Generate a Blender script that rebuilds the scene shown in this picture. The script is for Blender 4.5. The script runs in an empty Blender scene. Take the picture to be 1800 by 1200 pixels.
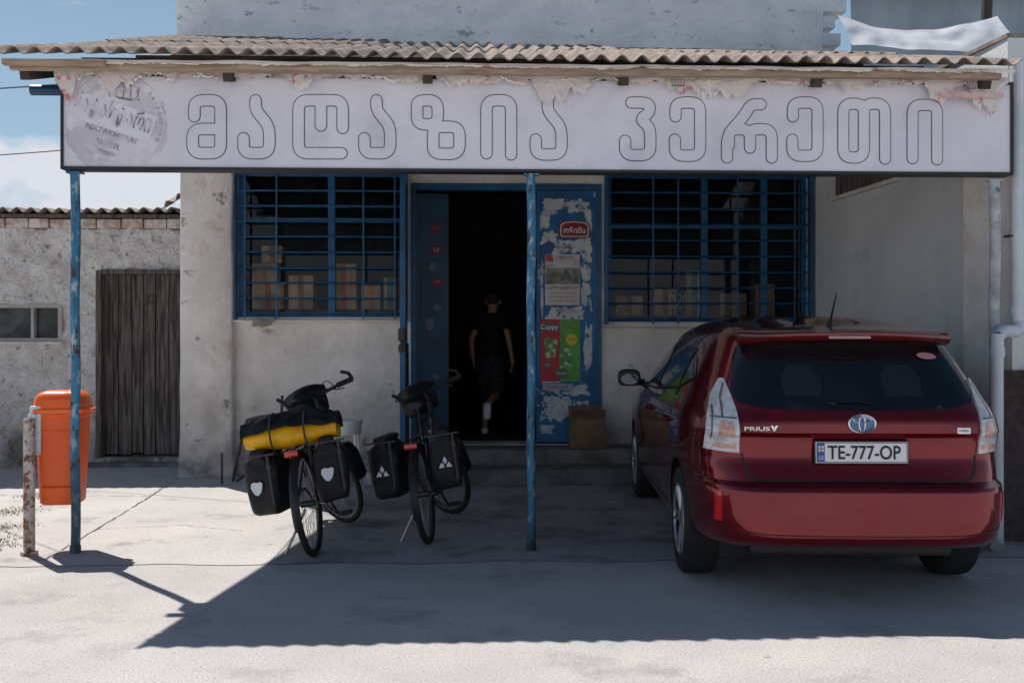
import bpy, bmesh, math, random
from mathutils import Vector, Matrix, noise, Euler
from mathutils.bvhtree import BVHTree
random.seed(4)
R=math.radians
S=bpy.context.scene
COL=S.collection
MATS={}
# ------------------------------------------------------------------ materials
def M(name,c1,c2=None,rough=.6,metal=0,scale=4,lo=.4,hi=.6,bump=0,bscale=30,peel=None,peel2=None,coat=0,stretch=None,grime=None,spec=.5,dist=.01,bump2=None,grain=None):
    m=bpy.data.materials.new(name); m.use_nodes=True
    nt=m.node_tree; N=nt.nodes; L=nt.links
    b=N['Principled BSDF']
    b.inputs['Roughness'].default_value=rough; b.inputs['Metallic'].default_value=metal
    b.inputs['Coat Weight'].default_value=coat; b.inputs['Coat Roughness'].default_value=.03
    b.inputs['Specular IOR Level'].default_value=spec
    tc=N.new('ShaderNodeTexCoord'); mp=N.new('ShaderNodeMapping')
    L.new(tc.outputs['Object'],mp.inputs[0])
    if stretch: mp.inputs['Scale'].default_value=stretch
    def nz(sc,det=8,ro=.6):
        n=N.new('ShaderNodeTexNoise'); n.inputs['Scale'].default_value=sc; n.inputs['Detail'].default_value=det
        n.inputs['Roughness'].default_value=ro
        L.new(mp.outputs[0],n.inputs['Vector']); return n.outputs['Fac']
    def mr(src,a,bb,t0=0,t1=1):
        n=N.new('ShaderNodeMapRange'); n.inputs[1].default_value=a; n.inputs[2].default_value=bb
        n.inputs[3].default_value=t0; n.inputs[4].default_value=t1
        L.new(src,n.inputs[0]); return n.outputs[0]
    def mix(f,a,bb):
        n=N.new('ShaderNodeMix'); n.data_type='RGBA'
        L.new(f,n.inputs[0])
        for i,v in ((6,a),(7,bb)):
            if isinstance(v,tuple): n.inputs[i].default_value=(*v,1)
            else: L.new(v,n.inputs[i])
        return n.outputs[2]
    if c2 is None: c2=tuple(x*.82 for x in c1)
    col=mix(mr(nz(scale),lo,hi),c1,c2)
    for p in (peel,peel2):
        if p: col=mix(mr(nz(p[1],10,.7),p[2],p[3]),col,p[0])
    if grain: col=mix(mr(nz(grain[1],3,.8),.42,.75,0,grain[2]),col,grain[0])
    if grime:
        g=N.new('ShaderNodeNewGeometry'); sp=N.new('ShaderNodeSeparateXYZ'); L.new(g.outputs['Position'],sp.inputs[0])
        f=mr(sp.outputs[2],grime[1],grime[2],1,0)
        mu=N.new('ShaderNodeMath'); mu.operation='MULTIPLY'; L.new(f,mu.inputs[0]); L.new(mr(nz(3.3),.3,.62),mu.inputs[1])
        col=mix(mu.outputs[0],col,grime[0])
    L.new(col,b.inputs['Base Color'])
    if bump:
        bn=N.new('ShaderNodeBump'); bn.inputs['Strength'].default_value=bump; bn.inputs['Distance'].default_value=dist
        L.new(nz(bscale,6),bn.inputs['Height'])
        if bump2:
            b2=N.new('ShaderNodeBump'); b2.inputs['Strength'].default_value=bump2[0]; b2.inputs['Distance'].default_value=bump2[2]
            L.new(nz(bump2[1],4),b2.inputs['Height']); L.new(bn.outputs[0],b2.inputs['Normal']); L.new(b2.outputs[0],b.inputs['Normal'])
        else: L.new(bn.outputs[0],b.inputs['Normal'])
    return m
def glassmat(name,tint=(.012,.018,.02),tr=.95):
    m=bpy.data.materials.new(name); m.use_nodes=True; nt=m.node_tree; N=nt.nodes; L=nt.links
    N.remove(N['Principled BSDF']); out=N['Material Output']
    t=N.new('ShaderNodeBsdfTransparent'); t.inputs[0].default_value=(tr*.95,tr,tr,1)
    d=N.new('ShaderNodeBsdfDiffuse'); d.inputs[0].default_value=(*tint,1)
    g=N.new('ShaderNodeBsdfGlossy'); g.inputs['Roughness'].default_value=.03
    nzz=N.new('ShaderNodeTexNoise'); nzz.inputs['Scale'].default_value=6; nzz.inputs['Detail'].default_value=6
    tc=N.new('ShaderNodeTexCoord'); L.new(tc.outputs['Object'],nzz.inputs['Vector'])
    mr=N.new('ShaderNodeMapRange'); mr.inputs[1].default_value=.4; mr.inputs[2].default_value=.7; mr.inputs[3].default_value=.04; mr.inputs[4].default_value=.45
    L.new(nzz.outputs['Fac'],mr.inputs[0])
    m1=N.new('ShaderNodeMixShader'); L.new(mr.outputs[0],m1.inputs[0]); L.new(t.outputs[0],m1.inputs[1]); L.new(d.outputs[0],m1.inputs[2])
    f=N.new('ShaderNodeFresnel'); f.inputs[0].default_value=1.38
    m2=N.new('ShaderNodeMixShader'); L.new(f.outputs[0],m2.inputs[0]); L.new(m1.outputs[0],m2.inputs[1]); L.new(g.outputs[0],m2.inputs[2])
    L.new(m2.outputs[0],out.inputs[0]); return m

plaster=M('shop_plaster',(.90,.86,.81),(.68,.64,.60),rough=.9,scale=1.9,lo=.36,hi=.66,bump=.8,bscale=14,peel=((.60,.45,.33),1.6,.57,.72),peel2=((.38,.35,.33),5,.615,.66),grime=((.18,.165,.155),.0,1.1),dist=.02,bump2=(.5,70,.006))
plaster_up=M('upper_plaster',(.92,.95,.97),(.74,.78,.82),rough=.9,scale=2.2,lo=.35,hi=.65,bump=.9,bscale=9,peel=((.42,.45,.49),5,.59,.65),stretch=(1,1,1.6),dist=.04,bump2=(.5,40,.010))
plaster_side=M('side_plaster',(.74,.77,.77),(.60,.63,.63),rough=.9,scale=1.1,lo=.35,hi=.7,bump=.4,bscale=30,peel=((.48,.50,.50),2,.58,.75),grime=((.22,.22,.22),.0,1.3))
rubble=M('whitewashed_rubble',(.96,.93,.90),(.80,.74,.69),rough=.95,scale=3.5,lo=.38,hi=.62,bump=1,bscale=8,peel=((.34,.28,.24),3.2,.62,.65),peel2=((.40,.35,.31),11,.585,.64),grime=((.28,.23,.19),.1,.9),dist=.09,bump2=(1,22,.04))  # peel2 here paints dark pits as crevice shade for relief, not peeling
brickm=M('whitewashed_brick',(.80,.72,.66),(.45,.33,.27),rough=.9,scale=9,bump=.6,bscale=25)
asph=M('dusty_asphalt',(.66,.625,.605),(.53,.505,.49),rough=.95,scale=1.1,lo=.34,hi=.66,bump=.45,bscale=60,peel=((.38,.36,.35),1.3,.54,.68),peel2=((.15,.145,.145),4.2,.655,.70),dist=.008,grain=((.16,.155,.155),85,.75),bump2=(.25,7,.012))
concr=M('apron_concrete',(.66,.625,.60),(.54,.51,.49),rough=.95,scale=1.1,lo=.34,hi=.66,bump=.5,bscale=50,peel=((.36,.34,.33),2.2,.57,.68),peel2=((.18,.175,.175),6,.66,.70),dist=.009,grain=((.22,.21,.21),80,.6),bump2=(.3,6,.014))
concr_shade=M('stained_shade_concrete',(.52,.50,.485),(.36,.35,.345),rough=.95,scale=.8,lo=.36,hi=.62,bump=.5,bscale=50,peel=((.20,.195,.195),1.6,.50,.64),peel2=((.13,.13,.13),5,.64,.69),dist=.009,grain=((.15,.15,.15),80,.6),bump2=(.3,6,.014))  # stained concrete, base also darkened to paint in the canopy's shade
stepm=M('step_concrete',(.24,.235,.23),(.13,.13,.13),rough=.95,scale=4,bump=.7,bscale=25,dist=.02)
blue=M('blue_paint',(.008,.12,.27),(.007,.075,.18),rough=.42,scale=5,bump=.25,bscale=30,peel=((.08,.15,.22),14,.66,.70),peel2=((.06,.035,.02),20,.69,.72))
bluedoor=M('worn_blue_door_paint',(.010,.15,.36),(.008,.09,.24),rough=.5,scale=3,bump=.3,bscale=25,peel=((.42,.48,.53),3.2,.60,.615),peel2=((.012,.045,.10),4,.61,.67))
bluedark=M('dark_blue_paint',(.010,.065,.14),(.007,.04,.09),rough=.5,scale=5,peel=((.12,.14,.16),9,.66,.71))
postm=M('peeling_blue_post',(.05,.27,.46),(.03,.15,.27),rough=.6,scale=6,bump=.5,bscale=40,peel=((.40,.50,.56),22,.53,.60),peel2=((.06,.03,.02),19,.56,.61),stretch=(1,1,.4),grime=((.022,.016,.014),.0,1.1))
postw=M('peeling_white_post',(.6,.62,.63),(.36,.40,.43),rough=.7,scale=7,peel=((.10,.20,.27),12,.58,.64),peel2=((.12,.07,.05),15,.64,.68))
signw=M('sign_panel',(.88,.86,.92),(.79,.77,.84),rough=.4,scale=1.2,bump=.1,bscale=90,peel=((.66,.62,.70),2.5,.52,.76),peel2=((.58,.54,.60),55,.61,.69))
signw2=M('sign_letter_fill',(.89,.87,.93),(.80,.78,.85),rough=.4,scale=1.2,bump=.1,bscale=90,peel=((.69,.65,.73),2.5,.52,.78),peel2=((.62,.58,.64),55,.63,.71))
blackf=M('black_sign_frame',(.016,.018,.022),rough=.45,scale=8)
greenl=M('letter_outline_green',(.06,.095,.085),rough=.6)
greyprint=M('faded_grey_print',(.52,.50,.56),(.72,.69,.75),rough=.6,scale=10)
greydark=M('dark_grey_print',(.13,.13,.14),rough=.6)
greyfade=M('worn_grey_ink',(.22,.22,.24),(.76,.73,.79),rough=.6,scale=9,lo=.47,hi=.60)
paleprint=M('faded_label',(.77,.74,.79),(.62,.60,.65),rough=.6,scale=3,lo=.45,hi=.55,peel=((.84,.81,.87),5,.52,.56),peel2=((.46,.44,.48),4,.66,.70))
asb=M('asbestos_sheet',(.37,.30,.26),(.19,.155,.135),rough=.95,scale=5,bump=.6,bscale=40,peel=((.52,.46,.41),7,.6,.68),peel2=((.08,.07,.06),11,.58,.66),dist=.01)
wooddark=M('weathered_wood',(.22,.18,.16),(.035,.029,.026),rough=.85,scale=5,lo=.35,hi=.62,bump=.8,bscale=25,stretch=(9,9,.45),peel=((.34,.30,.27),6,.6,.7))
woodlt=M('raw_wood',(.50,.38,.27),(.30,.21,.15),rough=.8,scale=6,stretch=(.6,6,6))
wooddk2=M('rafter_wood',(.09,.065,.05),(.05,.04,.03),rough=.9,scale=6)
vinyl=M('torn_vinyl',(.90,.84,.81),(.78,.70,.67),rough=.6,scale=5,peel=((.68,.26,.30),3.6,.57,.59),peel2=((.30,.24,.23),11,.64,.67),bump=.3,bscale=12)
vinylw=M('white_vinyl_edge',(.92,.87,.82),(.78,.71,.64),rough=.6,scale=4,bump=.3,bscale=20,peel=((.66,.38,.38),2.6,.61,.64),peel2=((.34,.27,.24),8,.65,.70))
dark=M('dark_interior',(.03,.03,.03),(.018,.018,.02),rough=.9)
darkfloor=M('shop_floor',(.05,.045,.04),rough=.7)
glass=glassmat('window_glass')
red=M('car_red_paint',(.20,.0010,.007),(.165,.0008,.0055),rough=.24,metal=.65,scale=2,coat=1,spec=.25)
carglass=M('car_glass',(.004,.008,.010),(.008,.012,.014),rough=.04,scale=3,spec=.5)
blk=M('black_plastic',(.012,.012,.013),rough=.5)
rubber=M('rubber',(.014,.014,.014),(.024,.022,.021),rough=.85,scale=9)
chrome=M('chrome',(.75,.76,.78),(.6,.61,.63),rough=.12,metal=1)
alloy=M('alloy',(.55,.57,.60),(.42,.44,.46),rough=.3,metal=.8)
lampc=M('clear_lamp',(.70,.70,.73),(.50,.50,.53),rough=.08,scale=14,stretch=(1,1,3),coat=1)
lampo=M('amber_lamp',(.66,.42,.34),(.56,.26,.20),rough=.15,scale=40,coat=1)
lampr=M('red_lamp',(.62,.008,.01),(.50,.005,.01),rough=.12,scale=30,coat=1)
lamps=M('lamp_silver',(.22,.22,.24),rough=.2,metal=.8)
white=M('white_paint',(.78,.78,.76),(.70,.70,.69),rough=.5)
platew=M('plate_white',(.85,.85,.85),(.78,.78,.79),rough=.35)
plateb=M('plate_blue',(.02,.12,.42),rough=.4)
emblemb=M('emblem_blue',(.03,.16,.38),rough=.1,coat=1)
orange=M('orange_plastic',(.92,.13,.012),(.82,.10,.010),rough=.42,scale=3,peel=((.5,.10,.03),8,.62,.74),bump=.1,bscale=15,grime=((.4,.08,.03),.3,.6))
orangel=M('orange_lid_plastic',(.97,.17,.022),(.90,.13,.018),rough=.38,scale=3)
rust=M('rusty_white_pipe',(.62,.56,.52),(.38,.29,.24),rough=.85,scale=7,peel=((.20,.08,.04),15,.51,.57),bump=.4,bscale=40)
steel=M('dark_steel',(.06,.06,.06),(.09,.07,.06),rough=.6,metal=.5)
bag=M('black_bag_fabric',(.005,.0055,.0065),(.012,.0125,.014),rough=.48,scale=5,bump=.8,bscale=8,dist=.035,spec=.35)
yellow=M('yellow_bag_fabric',(.97,.50,.004),(.86,.41,.003),rough=.40,scale=5,bump=.4,bscale=9,dist=.03)
refl=M('reflective_print',(.80,.81,.84),rough=.4)
strapm=M('grey_strap',(.05,.052,.055),rough=.6)
spokem=M('spoke_steel',(.35,.35,.36),rough=.3,metal=.9)
framem=M('bike_frame_paint',(.02,.022,.026),(.035,.04,.045),rough=.3,coat=.5)
card=M('cardboard',(.24,.15,.095),(.16,.105,.07),rough=.9,scale=5)
skin=M('skin',(.34,.19,.13),(.28,.155,.11),rough=.6)
shirt=M('black_cotton',(.008,.008,.010),(.013,.013,.015),rough=.95,spec=.2)
trous=M('patterned_trousers',(.012,.012,.017),(.07,.07,.08),rough=.95,scale=60,lo=.5,hi=.62,spec=.2)
hairm=M('brown_hair',(.025,.016,.011),(.045,.028,.02),rough=.8,scale=40,stretch=(1,1,.2))
redp=M('print_red',(.48,.02,.03),(.38,.02,.03),rough=.5)
pinkp=M('faded_pink_print',(.66,.32,.35),(.80,.58,.57),rough=.6,scale=25)
greenp=M('print_green',(.12,.42,.06),(.08,.30,.05),rough=.5,scale=9)
yelp=M('print_yellow',(.75,.60,.05),rough=.5)
paper=M('white_paper',(.62,.65,.67),(.46,.50,.54),rough=.8,scale=12,peel=((.015,.14,.32),10,.55,.57))
fieldp=M('print_field',(.28,.30,.24),(.12,.13,.10),rough=.6,scale=20)
brownplinth=M('brown_plinth',(.10,.075,.07),(.06,.045,.042),rough=.95,bump=1,bscale=50,scale=14,dist=.02)
pipew=M('white_drainpipe',(.74,.78,.83),(.62,.66,.71),rough=.3,scale=3,grime=((.32,.31,.30),.1,1.0))
metalsheet=M('grey_sheet_metal',(.42,.52,.59),(.30,.38,.44),rough=.45,metal=.2,scale=2,peel=((.22,.27,.31),4,.6,.7),stretch=(1,1,.4))
tarp=M('white_sheet_metal',(.80,.82,.85),(.66,.69,.73),rough=.4,scale=2,bump=.3,bscale=3,dist=.05)
grassm=M('dry_grass',(.10,.14,.03),(.22,.21,.08),rough=.9,scale=8)
tealp=M('pale_window_frame',(.5,.47,.44),rough=.8)
stickm=M('dull_red_sticker',(.24,.02,.03),(.16,.015,.02),rough=.6)
crownink=M('crown_ink',(.26,.18,.19),rough=.6)
rimm=M('rim_metal',(.10,.10,.105),rough=.35,metal=.8)

# ------------------------------------------------------------------ helpers
def B(): return bmesh.new()
def mk(name,bm,mats,smooth=False,ang=35):
    if not isinstance(mats,(list,tuple)): mats=[mats]
    bmesh.ops.recalc_face_normals(bm,faces=bm.faces[:])
    if smooth:
        for f in bm.faces: f.smooth=True
        a=R(ang)
        for e in bm.edges:
            if len(e.link_faces)==2 and e.calc_face_angle(0)>a: e.smooth=False
    me=bpy.data.meshes.new(name); bm.to_mesh(me); bm.free()
    for m in mats: me.materials.append(m)
    o=bpy.data.objects.new(name,me); COL.objects.link(o); return o
def thing(name,label,cat,loc=(0,0,0),rot=(0,0,0),group=None,mat=None):
    o=bpy.data.objects.new(name,None); COL.objects.link(o); o.empty_display_size=.2
    m=mat if mat is not None else Matrix.LocRotScale(Vector(loc),Euler(rot),None)
    o.matrix_world=m; MATS[o.name]=m.copy()
    o['label']=label; o['category']=cat
    if group: o['group']=group
    return o
def part(root,name,bm,mats,world=True,smooth=False,parent=None,ang=35,label=None):
    if world: bm.transform(MATS[root.name].inverted())
    o=mk(name,bm,mats,smooth,ang); o.parent=parent or root
    if label: o['label']=label
    return o
def single(name,bm,mats,label,cat,origin=(0,0,0),smooth=False,group=None,kind=None,ang=35):
    bm.transform(Matrix.Translation(-Vector(origin)))
    o=mk(name,bm,mats,smooth,ang); o.location=origin
    if label: o['label']=label
    if cat: o['category']=cat
    if group: o['group']=group
    if kind: o['kind']=kind
    return o
def nf(bm): return len(bm.faces)
def sm(bm,start,idx):
    bm.faces.ensure_lookup_table()
    for f in bm.faces[start:]: f.material_index=idx
def box(bm,x0,x1,y0,y1,z0,z1,m=None,bev=0):
    T=Matrix.Translation(((x0+x1)/2,(y0+y1)/2,(z0+z1)/2))@Matrix.Diagonal((abs(x1-x0),abs(y1-y0),abs(z1-z0),1))
    if m is not None: T=m@T
    r=bmesh.ops.create_cube(bm,size=1,matrix=T)
    if bev:
        es=list({e for v in r['verts'] for e in v.link_edges})
        bmesh.ops.bevel(bm,geom=es,offset=bev,segments=2,profile=.5,affect='EDGES')
def tube(bm,pts,r,seg=8,closed=False,r2=None):
    pts=[Vector(p) for p in pts]; n=len(pts); rings=[]
    up=None
    for i,p in enumerate(pts):
        if closed: d=(pts[(i+1)%n]-pts[i-1])
        else: d=(pts[min(i+1,n-1)]-pts[max(i-1,0)])
        d.normalize()
        if up is None:
            up=Vector((0,0,1)) if abs(d.z)<.9 else Vector((1,0,0))
        a=d.cross(up)
        if a.length<1e-4: a=d.cross(Vector((.3,1,.2)))
        a.normalize(); b=a.cross(d); b.normalize(); up=b
        rr=r if r2 is None else r+(r2-r)*i/(n-1)
        rings.append([bm.verts.new(p+a*math.cos(t*2*math.pi/seg)*rr+b*math.sin(t*2*math.pi/seg)*rr) for t in range(seg)])
    for i in range(n if closed else n-1):
        A=rings[i]; Bq=rings[(i+1)%n]
        for t in range(seg):
            bm.faces.new((A[t],A[(t+1)%seg],Bq[(t+1)%seg],Bq[t]))
    if not closed:
        bm.faces.new(rings[0][::-1]); bm.faces.new(rings[-1])
def smoothpath(pts,k=4):
    out=[]; P=[Vector(p) for p in pts]; n=len(P)
    for i in range(n-1):
        p0=P[max(i-1,0)];p1=P[i];p2=P[i+1];p3=P[min(i+2,n-1)]
        for j in range(k):
            t=j/k
            out.append(.5*((2*p1)+(p2-p0)*t+(2*p0-5*p1+4*p2-p3)*t*t+(3*p1-p0-3*p2+p3)*t**3))
    out.append(P[-1]); return out
def torus(bm,Rr,r,sR,sr,T=Matrix(),sq=1):
    vs=[]
    for i in range(sR):
        a=2*math.pi*i/sR; row=[]
        for j in range(sr):
            b=2*math.pi*j/sr; rad=Rr+r*math.cos(b)
            row.append(bm.verts.new(T@Vector((r*sq*math.sin(b),rad*math.cos(a),rad*math.sin(a)))))
        vs.append(row)
    for i in range(sR):
        for j in range(sr):
            bm.faces.new((vs[i][j],vs[(i+1)%sR][j],vs[(i+1)%sR][(j+1)%sr],vs[i][(j+1)%sr]))
def disc(bm,c,r,y,seg=24,rz=None):
    bm.faces.new([bm.verts.new((c[0]+r*math.cos(2*math.pi*i/seg),y,c[1]+(rz or r)*math.sin(2*math.pi*i/seg))) for i in range(seg)])
def poly(bm,pts,y):
    return bm.faces.new([bm.verts.new((p[0],y,p[1])) for p in pts])
def rect(bm,x0,x1,z0,z1,y): return poly(bm,[(x0,z0),(x1,z0),(x1,z1),(x0,z1)],y)
def stroke(bm,pts,w,y):
    """flat brush stroke: every piece lies on its own level so that none coincide"""
    P=[Vector((a,b)) for a,b in pts]; k=0
    for p in P:
        disc(bm,(p.x,p.y),w/2,y-k*6e-6,14); k+=1
    for a,b in zip(P[:-1],P[1:]):
        d=(b-a)
        if d.length<1e-6: continue
        n=Vector((-d.y,d.x)).normalized()*w/2
        poly(bm,[a+n,a-n,b-n,b+n],y-k*6e-6); k+=1
def round2d(pts,rad=.045,k=5):
    P=[Vector((a,b)) for a,b in pts]; closed=(P[0]-P[-1]).length<1e-6
    out=[] if closed else [P[0]]
    rng=range(1,len(P)-1)
    if closed: P=P[:-1]; rng=range(len(P))
    n=len(P)
    for i in rng:
        a,b,c=P[(i-1)%n],P[i],P[(i+1)%n]
        la,lc=(a-b).length,(c-b).length
        p=b+(a-b)*min(.5,rad/la); q=b+(c-b)*min(.5,rad/lc)
        for j in range(k+1):
            t=j/k; out.append(p*(1-t)**2+b*2*t*(1-t)+q*t*t)
    out.append(out[0] if closed else P[-1]); return [(v.x,v.y) for v in out]
def text(bm,s,cx,cz,h,y,w=None,tilt=0,mat=None,font_bold=0):
    c=bpy.data.curves.new('t','FONT'); c.body=s; c.size=1; c.offset=font_bold
    o=bpy.data.objects.new('t',c); COL.objects.link(o)
    dg=bpy.context.evaluated_depsgraph_get(); me=bpy.data.meshes.new_from_object(o.evaluated_get(dg))
    bpy.data.objects.remove(o)
    if not me.vertices: return
    xs=[v.co.x for v in me.vertices]; ys=[v.co.y for v in me.vertices]
    W=max(xs)-min(xs); H=max(ys)-min(ys); sy=h/H; sx=(w/W) if w else sy
    T=Matrix.Translation((cx,y,cz))@Matrix.Rotation(tilt,4,'Y')
    for v in me.vertices:
        v.co=T@Vector(((v.co.x-(max(xs)+min(xs))/2)*sx,0,(v.co.y-(max(ys)+min(ys))/2)*sy))
    if mat is not None:
        for v in me.vertices: v.co=mat@v.co
    bm.from_mesh(me); bpy.data.meshes.remove(me)
def roundrect(hw,hd,r,n=4):
    out=[]
    for cx,cy,a0 in ((hw-r,hd-r,0),(-hw+r,hd-r,90),(-hw+r,-hd+r,180),(hw-r,-hd+r,270)):
        for i in range(n+1):
            a=R(a0+90*i/n); out.append((cx+r*math.cos(a),cy+r*math.sin(a)))
    return out
def loft(bm,rings,cap=True):
    V=[[bm.verts.new(p) for p in r] for r in rings]; n=len(V[0])
    for A,C in zip(V[:-1],V[1:]):
        for i in range(n): bm.faces.new((A[i],A[(i+1)%n],C[(i+1)%n],C[i]))
    if cap: bm.faces.new(V[0][::-1]); bm.faces.new(V[-1])
def holewall(bm,x0,x1,z0,z1,holes,y0,y1,step=None):
    xs=sorted({x0,x1,*[h[0] for h in holes],*[h[1] for h in holes]})
    zs=sorted({z0,z1,*[h[2] for h in holes],*[h[3] for h in holes]})
    if step:
        def fill(a):
            o=[]
            for p,q in zip(a[:-1],a[1:]):
                n=max(1,int((q-p)/step)); o+=[p+(q-p)*i/n for i in range(n)]
            return o+[a[-1]]
        xs=fill(xs); zs=fill(zs)
    inh=lambda x,z:any(h[0]<x<h[1] and h[2]<z<h[3] for h in holes) or not(x0<x<x1 and z0<z<z1)
    vf={}
    def V(i,j,y):
        k=(i,j,y)
        if k not in vf: vf[k]=bm.verts.new((xs[i],y,zs[j]))
        return vf[k]
    for i in range(len(xs)-1):
        for j in range(len(zs)-1):
            cx=(xs[i]+xs[i+1])/2; cz=(zs[j]+zs[j+1])/2
            if inh(cx,cz): continue
            for y in (y0,y1): bm.faces.new((V(i,j,y),V(i+1,j,y),V(i+1,j+1,y),V(i,j+1,y)))
            for (di,dj,e) in ((-1,0,((i,j),(i,j+1))),(1,0,((i+1,j),(i+1,j+1))),(0,-1,((i,j),(i+1,j))),(0,1,((i,j+1),(i+1,j+1)))):
                ni,nj=i+di,j+dj
                if 0<=ni<len(xs)-1 and 0<=nj<len(zs)-1 and not inh((xs[ni]+xs[ni+1])/2,(zs[nj]+zs[nj+1])/2): continue
                (a,b_),(c,d)=e
                bm.faces.new((V(a,b_,y0),V(c,d,y0),V(c,d,y1),V(a,b_,y1)))

# ------------------------------------------------------------------ world, sun, camera
TH=R(2.24)
Ldir=Vector((1.475,-1.69,-3.28)).normalized()
w=bpy.data.worlds.new('World'); S.world=w; w.use_nodes=True
nt=w.node_tree; N=nt.nodes; Lk=nt.links
sky=N.new('ShaderNodeTexSky'); sky.sky_type='NISHITA'; sky.sun_disc=False
sky.sun_elevation=math.asin(-Ldir.z); sky.sun_rotation=R(360-41.1); sky.dust_density=.4; sky.ozone_density=3.0; sky.altitude=300
bg=N['Background']; bg.inputs[1].default_value=.065
tc=N.new('ShaderNodeTexCoord'); sp=N.new('ShaderNodeSeparateXYZ'); Lk.new(tc.outputs['Generated'],sp.inputs[0])
mp=N.new('ShaderNodeMapping'); mp.inputs['Scale'].default_value=(1,1,2.0); Lk.new(tc.outputs['Generated'],mp.inputs[0])
nz=N.new('ShaderNodeTexNoise'); nz.inputs['Scale'].default_value=7.5; nz.inputs['Detail'].default_value=10; nz.inputs['Roughness'].default_value=.55
Lk.new(mp.outputs[0],nz.inputs['Vector'])
def mrn(src,a,b_,c,d):
    n=N.new('ShaderNodeMapRange')
    for i,v in enumerate((a,b_,c,d)): n.inputs[i+1].default_value=v
    Lk.new(src,n.inputs[0]); return n.outputs[0]
def mixc(f,a,b_):
    n=N.new('ShaderNodeMix'); n.data_type='RGBA'; Lk.new(f,n.inputs[0]); Lk.new(a,n.inputs[6]); n.inputs[7].default_value=(*b_,1); return n.outputs[2]
haze=mixc(mrn(sp.outputs[2],.02,.55,.95,0),sky.outputs[0],(6.4,9.3,11.6))
ad=N.new('ShaderNodeMath'); ad.operation='ADD'; Lk.new(nz.outputs['Fac'],ad.inputs[0]); Lk.new(mrn(sp.outputs[2],.13,.24,.24,-.12),ad.inputs[1])
fin=mixc(mrn(ad.outputs[0],.56,.68,0,1),haze,(11.0,11.4,12.4))
Lk.new(fin,bg.inputs[0])
sl=bpy.data.lights.new('sun','SUN'); sl.energy=5.0; sl.angle=R(.5); sl.color=(1,.95,.89)
so=bpy.data.objects.new('sun',sl); COL.objects.link(so); so.rotation_euler=Ldir.to_track_quat('-Z','Y').to_euler(); so.location=(-6,12,14)
cd=bpy.data.cameras.new('camera'); cd.lens=35; cd.sensor_width=36; cd.shift_y=-.01; cd.clip_end=2000
co=bpy.data.objects.new('camera',cd); COL.objects.link(co); co.location=(0,0,1.475); co.rotation_euler=(R(90),0,-TH); S.camera=co
S.view_settings.view_transform='Standard'; S.view_settings.look='None'; S.view_settings.exposure=0

# ------------------------------------------------------------------ ground
b=B(); bmesh.ops.create_grid(b,x_segments=2,y_segments=2,size=400)
single('ground',b,asph,None,None,kind='structure')
def edgeline(x0,x1):
    o=[]; x=x0
    while x<x1:
        o.append((x,6.36+.07*noise.noise(Vector((x*1.7,0,0)))+.03*noise.noise(Vector((x*8,2,0))))); x+=.12
    o.append((x1,6.36+.07*noise.noise(Vector((x1*1.7,0,0)))+.03*noise.noise(Vector((x1*8,2,0)))))
    return o
split=[(-1.30+.06*noise.noise(Vector((0,y*2,5))),y) for y in (6.9,7.5,8.1,8.7,9.3,9.9,10.35)]
b=B(); b.faces.new([b.verts.new((x,y,.004)) for x,y in edgeline(-3.9,-1.30)+split+[(-2.9,10.35),(-4.6,11.15),(-4.4,8.7)]])
single('pavement',b,concr,None,None,kind='structure')
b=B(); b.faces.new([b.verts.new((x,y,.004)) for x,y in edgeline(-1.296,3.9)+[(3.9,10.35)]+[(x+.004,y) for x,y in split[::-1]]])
single('pavement',b,concr_shade,None,None,kind='structure')  # slab under the canopy, shade put into its colour
b=B()
def crack(pts,wd):
    P=[]
    for (x0,y0),(x1,y1) in zip(pts[:-1],pts[1:]):
        for i in range(24):
            t=i/24; P.append((x0+(x1-x0)*t+random.uniform(-.008,.008),y0+(y1-y0)*t+random.uniform(-.008,.008)))
    P.append(pts[-1])
    for (x0,y0),(x1,y1) in zip(P[:-1],P[1:]):
        if random.random()<.12: continue
        d=Vector((x1-x0,y1-y0)); n=Vector((-d.y,d.x)).normalized()*wd/2*random.uniform(.4,1.2)
        b.faces.new([b.verts.new((q[0],q[1],.0075)) for q in ((x0+n.x,y0+n.y),(x0-n.x,y0-n.y),(x1-n.x,y1-n.y),(x1+n.x,y1+n.y))])
crack([(-2.75,6.45),(-2.85,8.6),(-2.95,10.2)],.016); crack([(-4.3,9.1),(-2.9,9.0)],.010); crack([(-2.8,7.5),(-2.2,7.65),(-1.7,7.4)],.006)
single('pavement_joint',b,M('joint_dirt',(.16,.15,.14),rough=1),None,None,kind='structure')

# ------------------------------------------------------------------ shop building
WL=(-2.41,-.70,1.62,3.12); WR=(1.39,3.50,1.57,3.12); DR=(-.64,1.33,.31,3.0)
shop=thing('shop_building','whitewashed shop building with blue barred windows and blue door','building',(0,10.3,0))
b=B(); holewall(b,-2.99,3.72,0,4.25,[WL,WR,DR],10.3,10.6,step=.10)
for v in b.verts:
    if v.co.y<10.31: v.co.y+=.016*noise.noise(v.co*2.2)+.008*noise.noise(v.co*9)
part(shop,'wall',b,plaster,smooth=True)
b=B(); holewall(b,-3.02,3.66,4.25,5.7,[],10.285,10.62,step=.05)
for v in b.verts:
    if v.co.y<10.3: v.co.y-=.018*noise.noise(v.co*6)+.010*noise.noise(v.co*17)
for i,(x,z) in enumerate([(3.66,4.32),(3.66,4.48),(3.66,4.66),(3.66,4.83)]):
    box(b,x,x+.08+.09*(i%2)+.03*i,10.32,10.58,z,z+.12)
part(shop,'upper_wall',b,plaster_up,smooth=True,ang=60)
b=B()
rgs=[]
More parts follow.
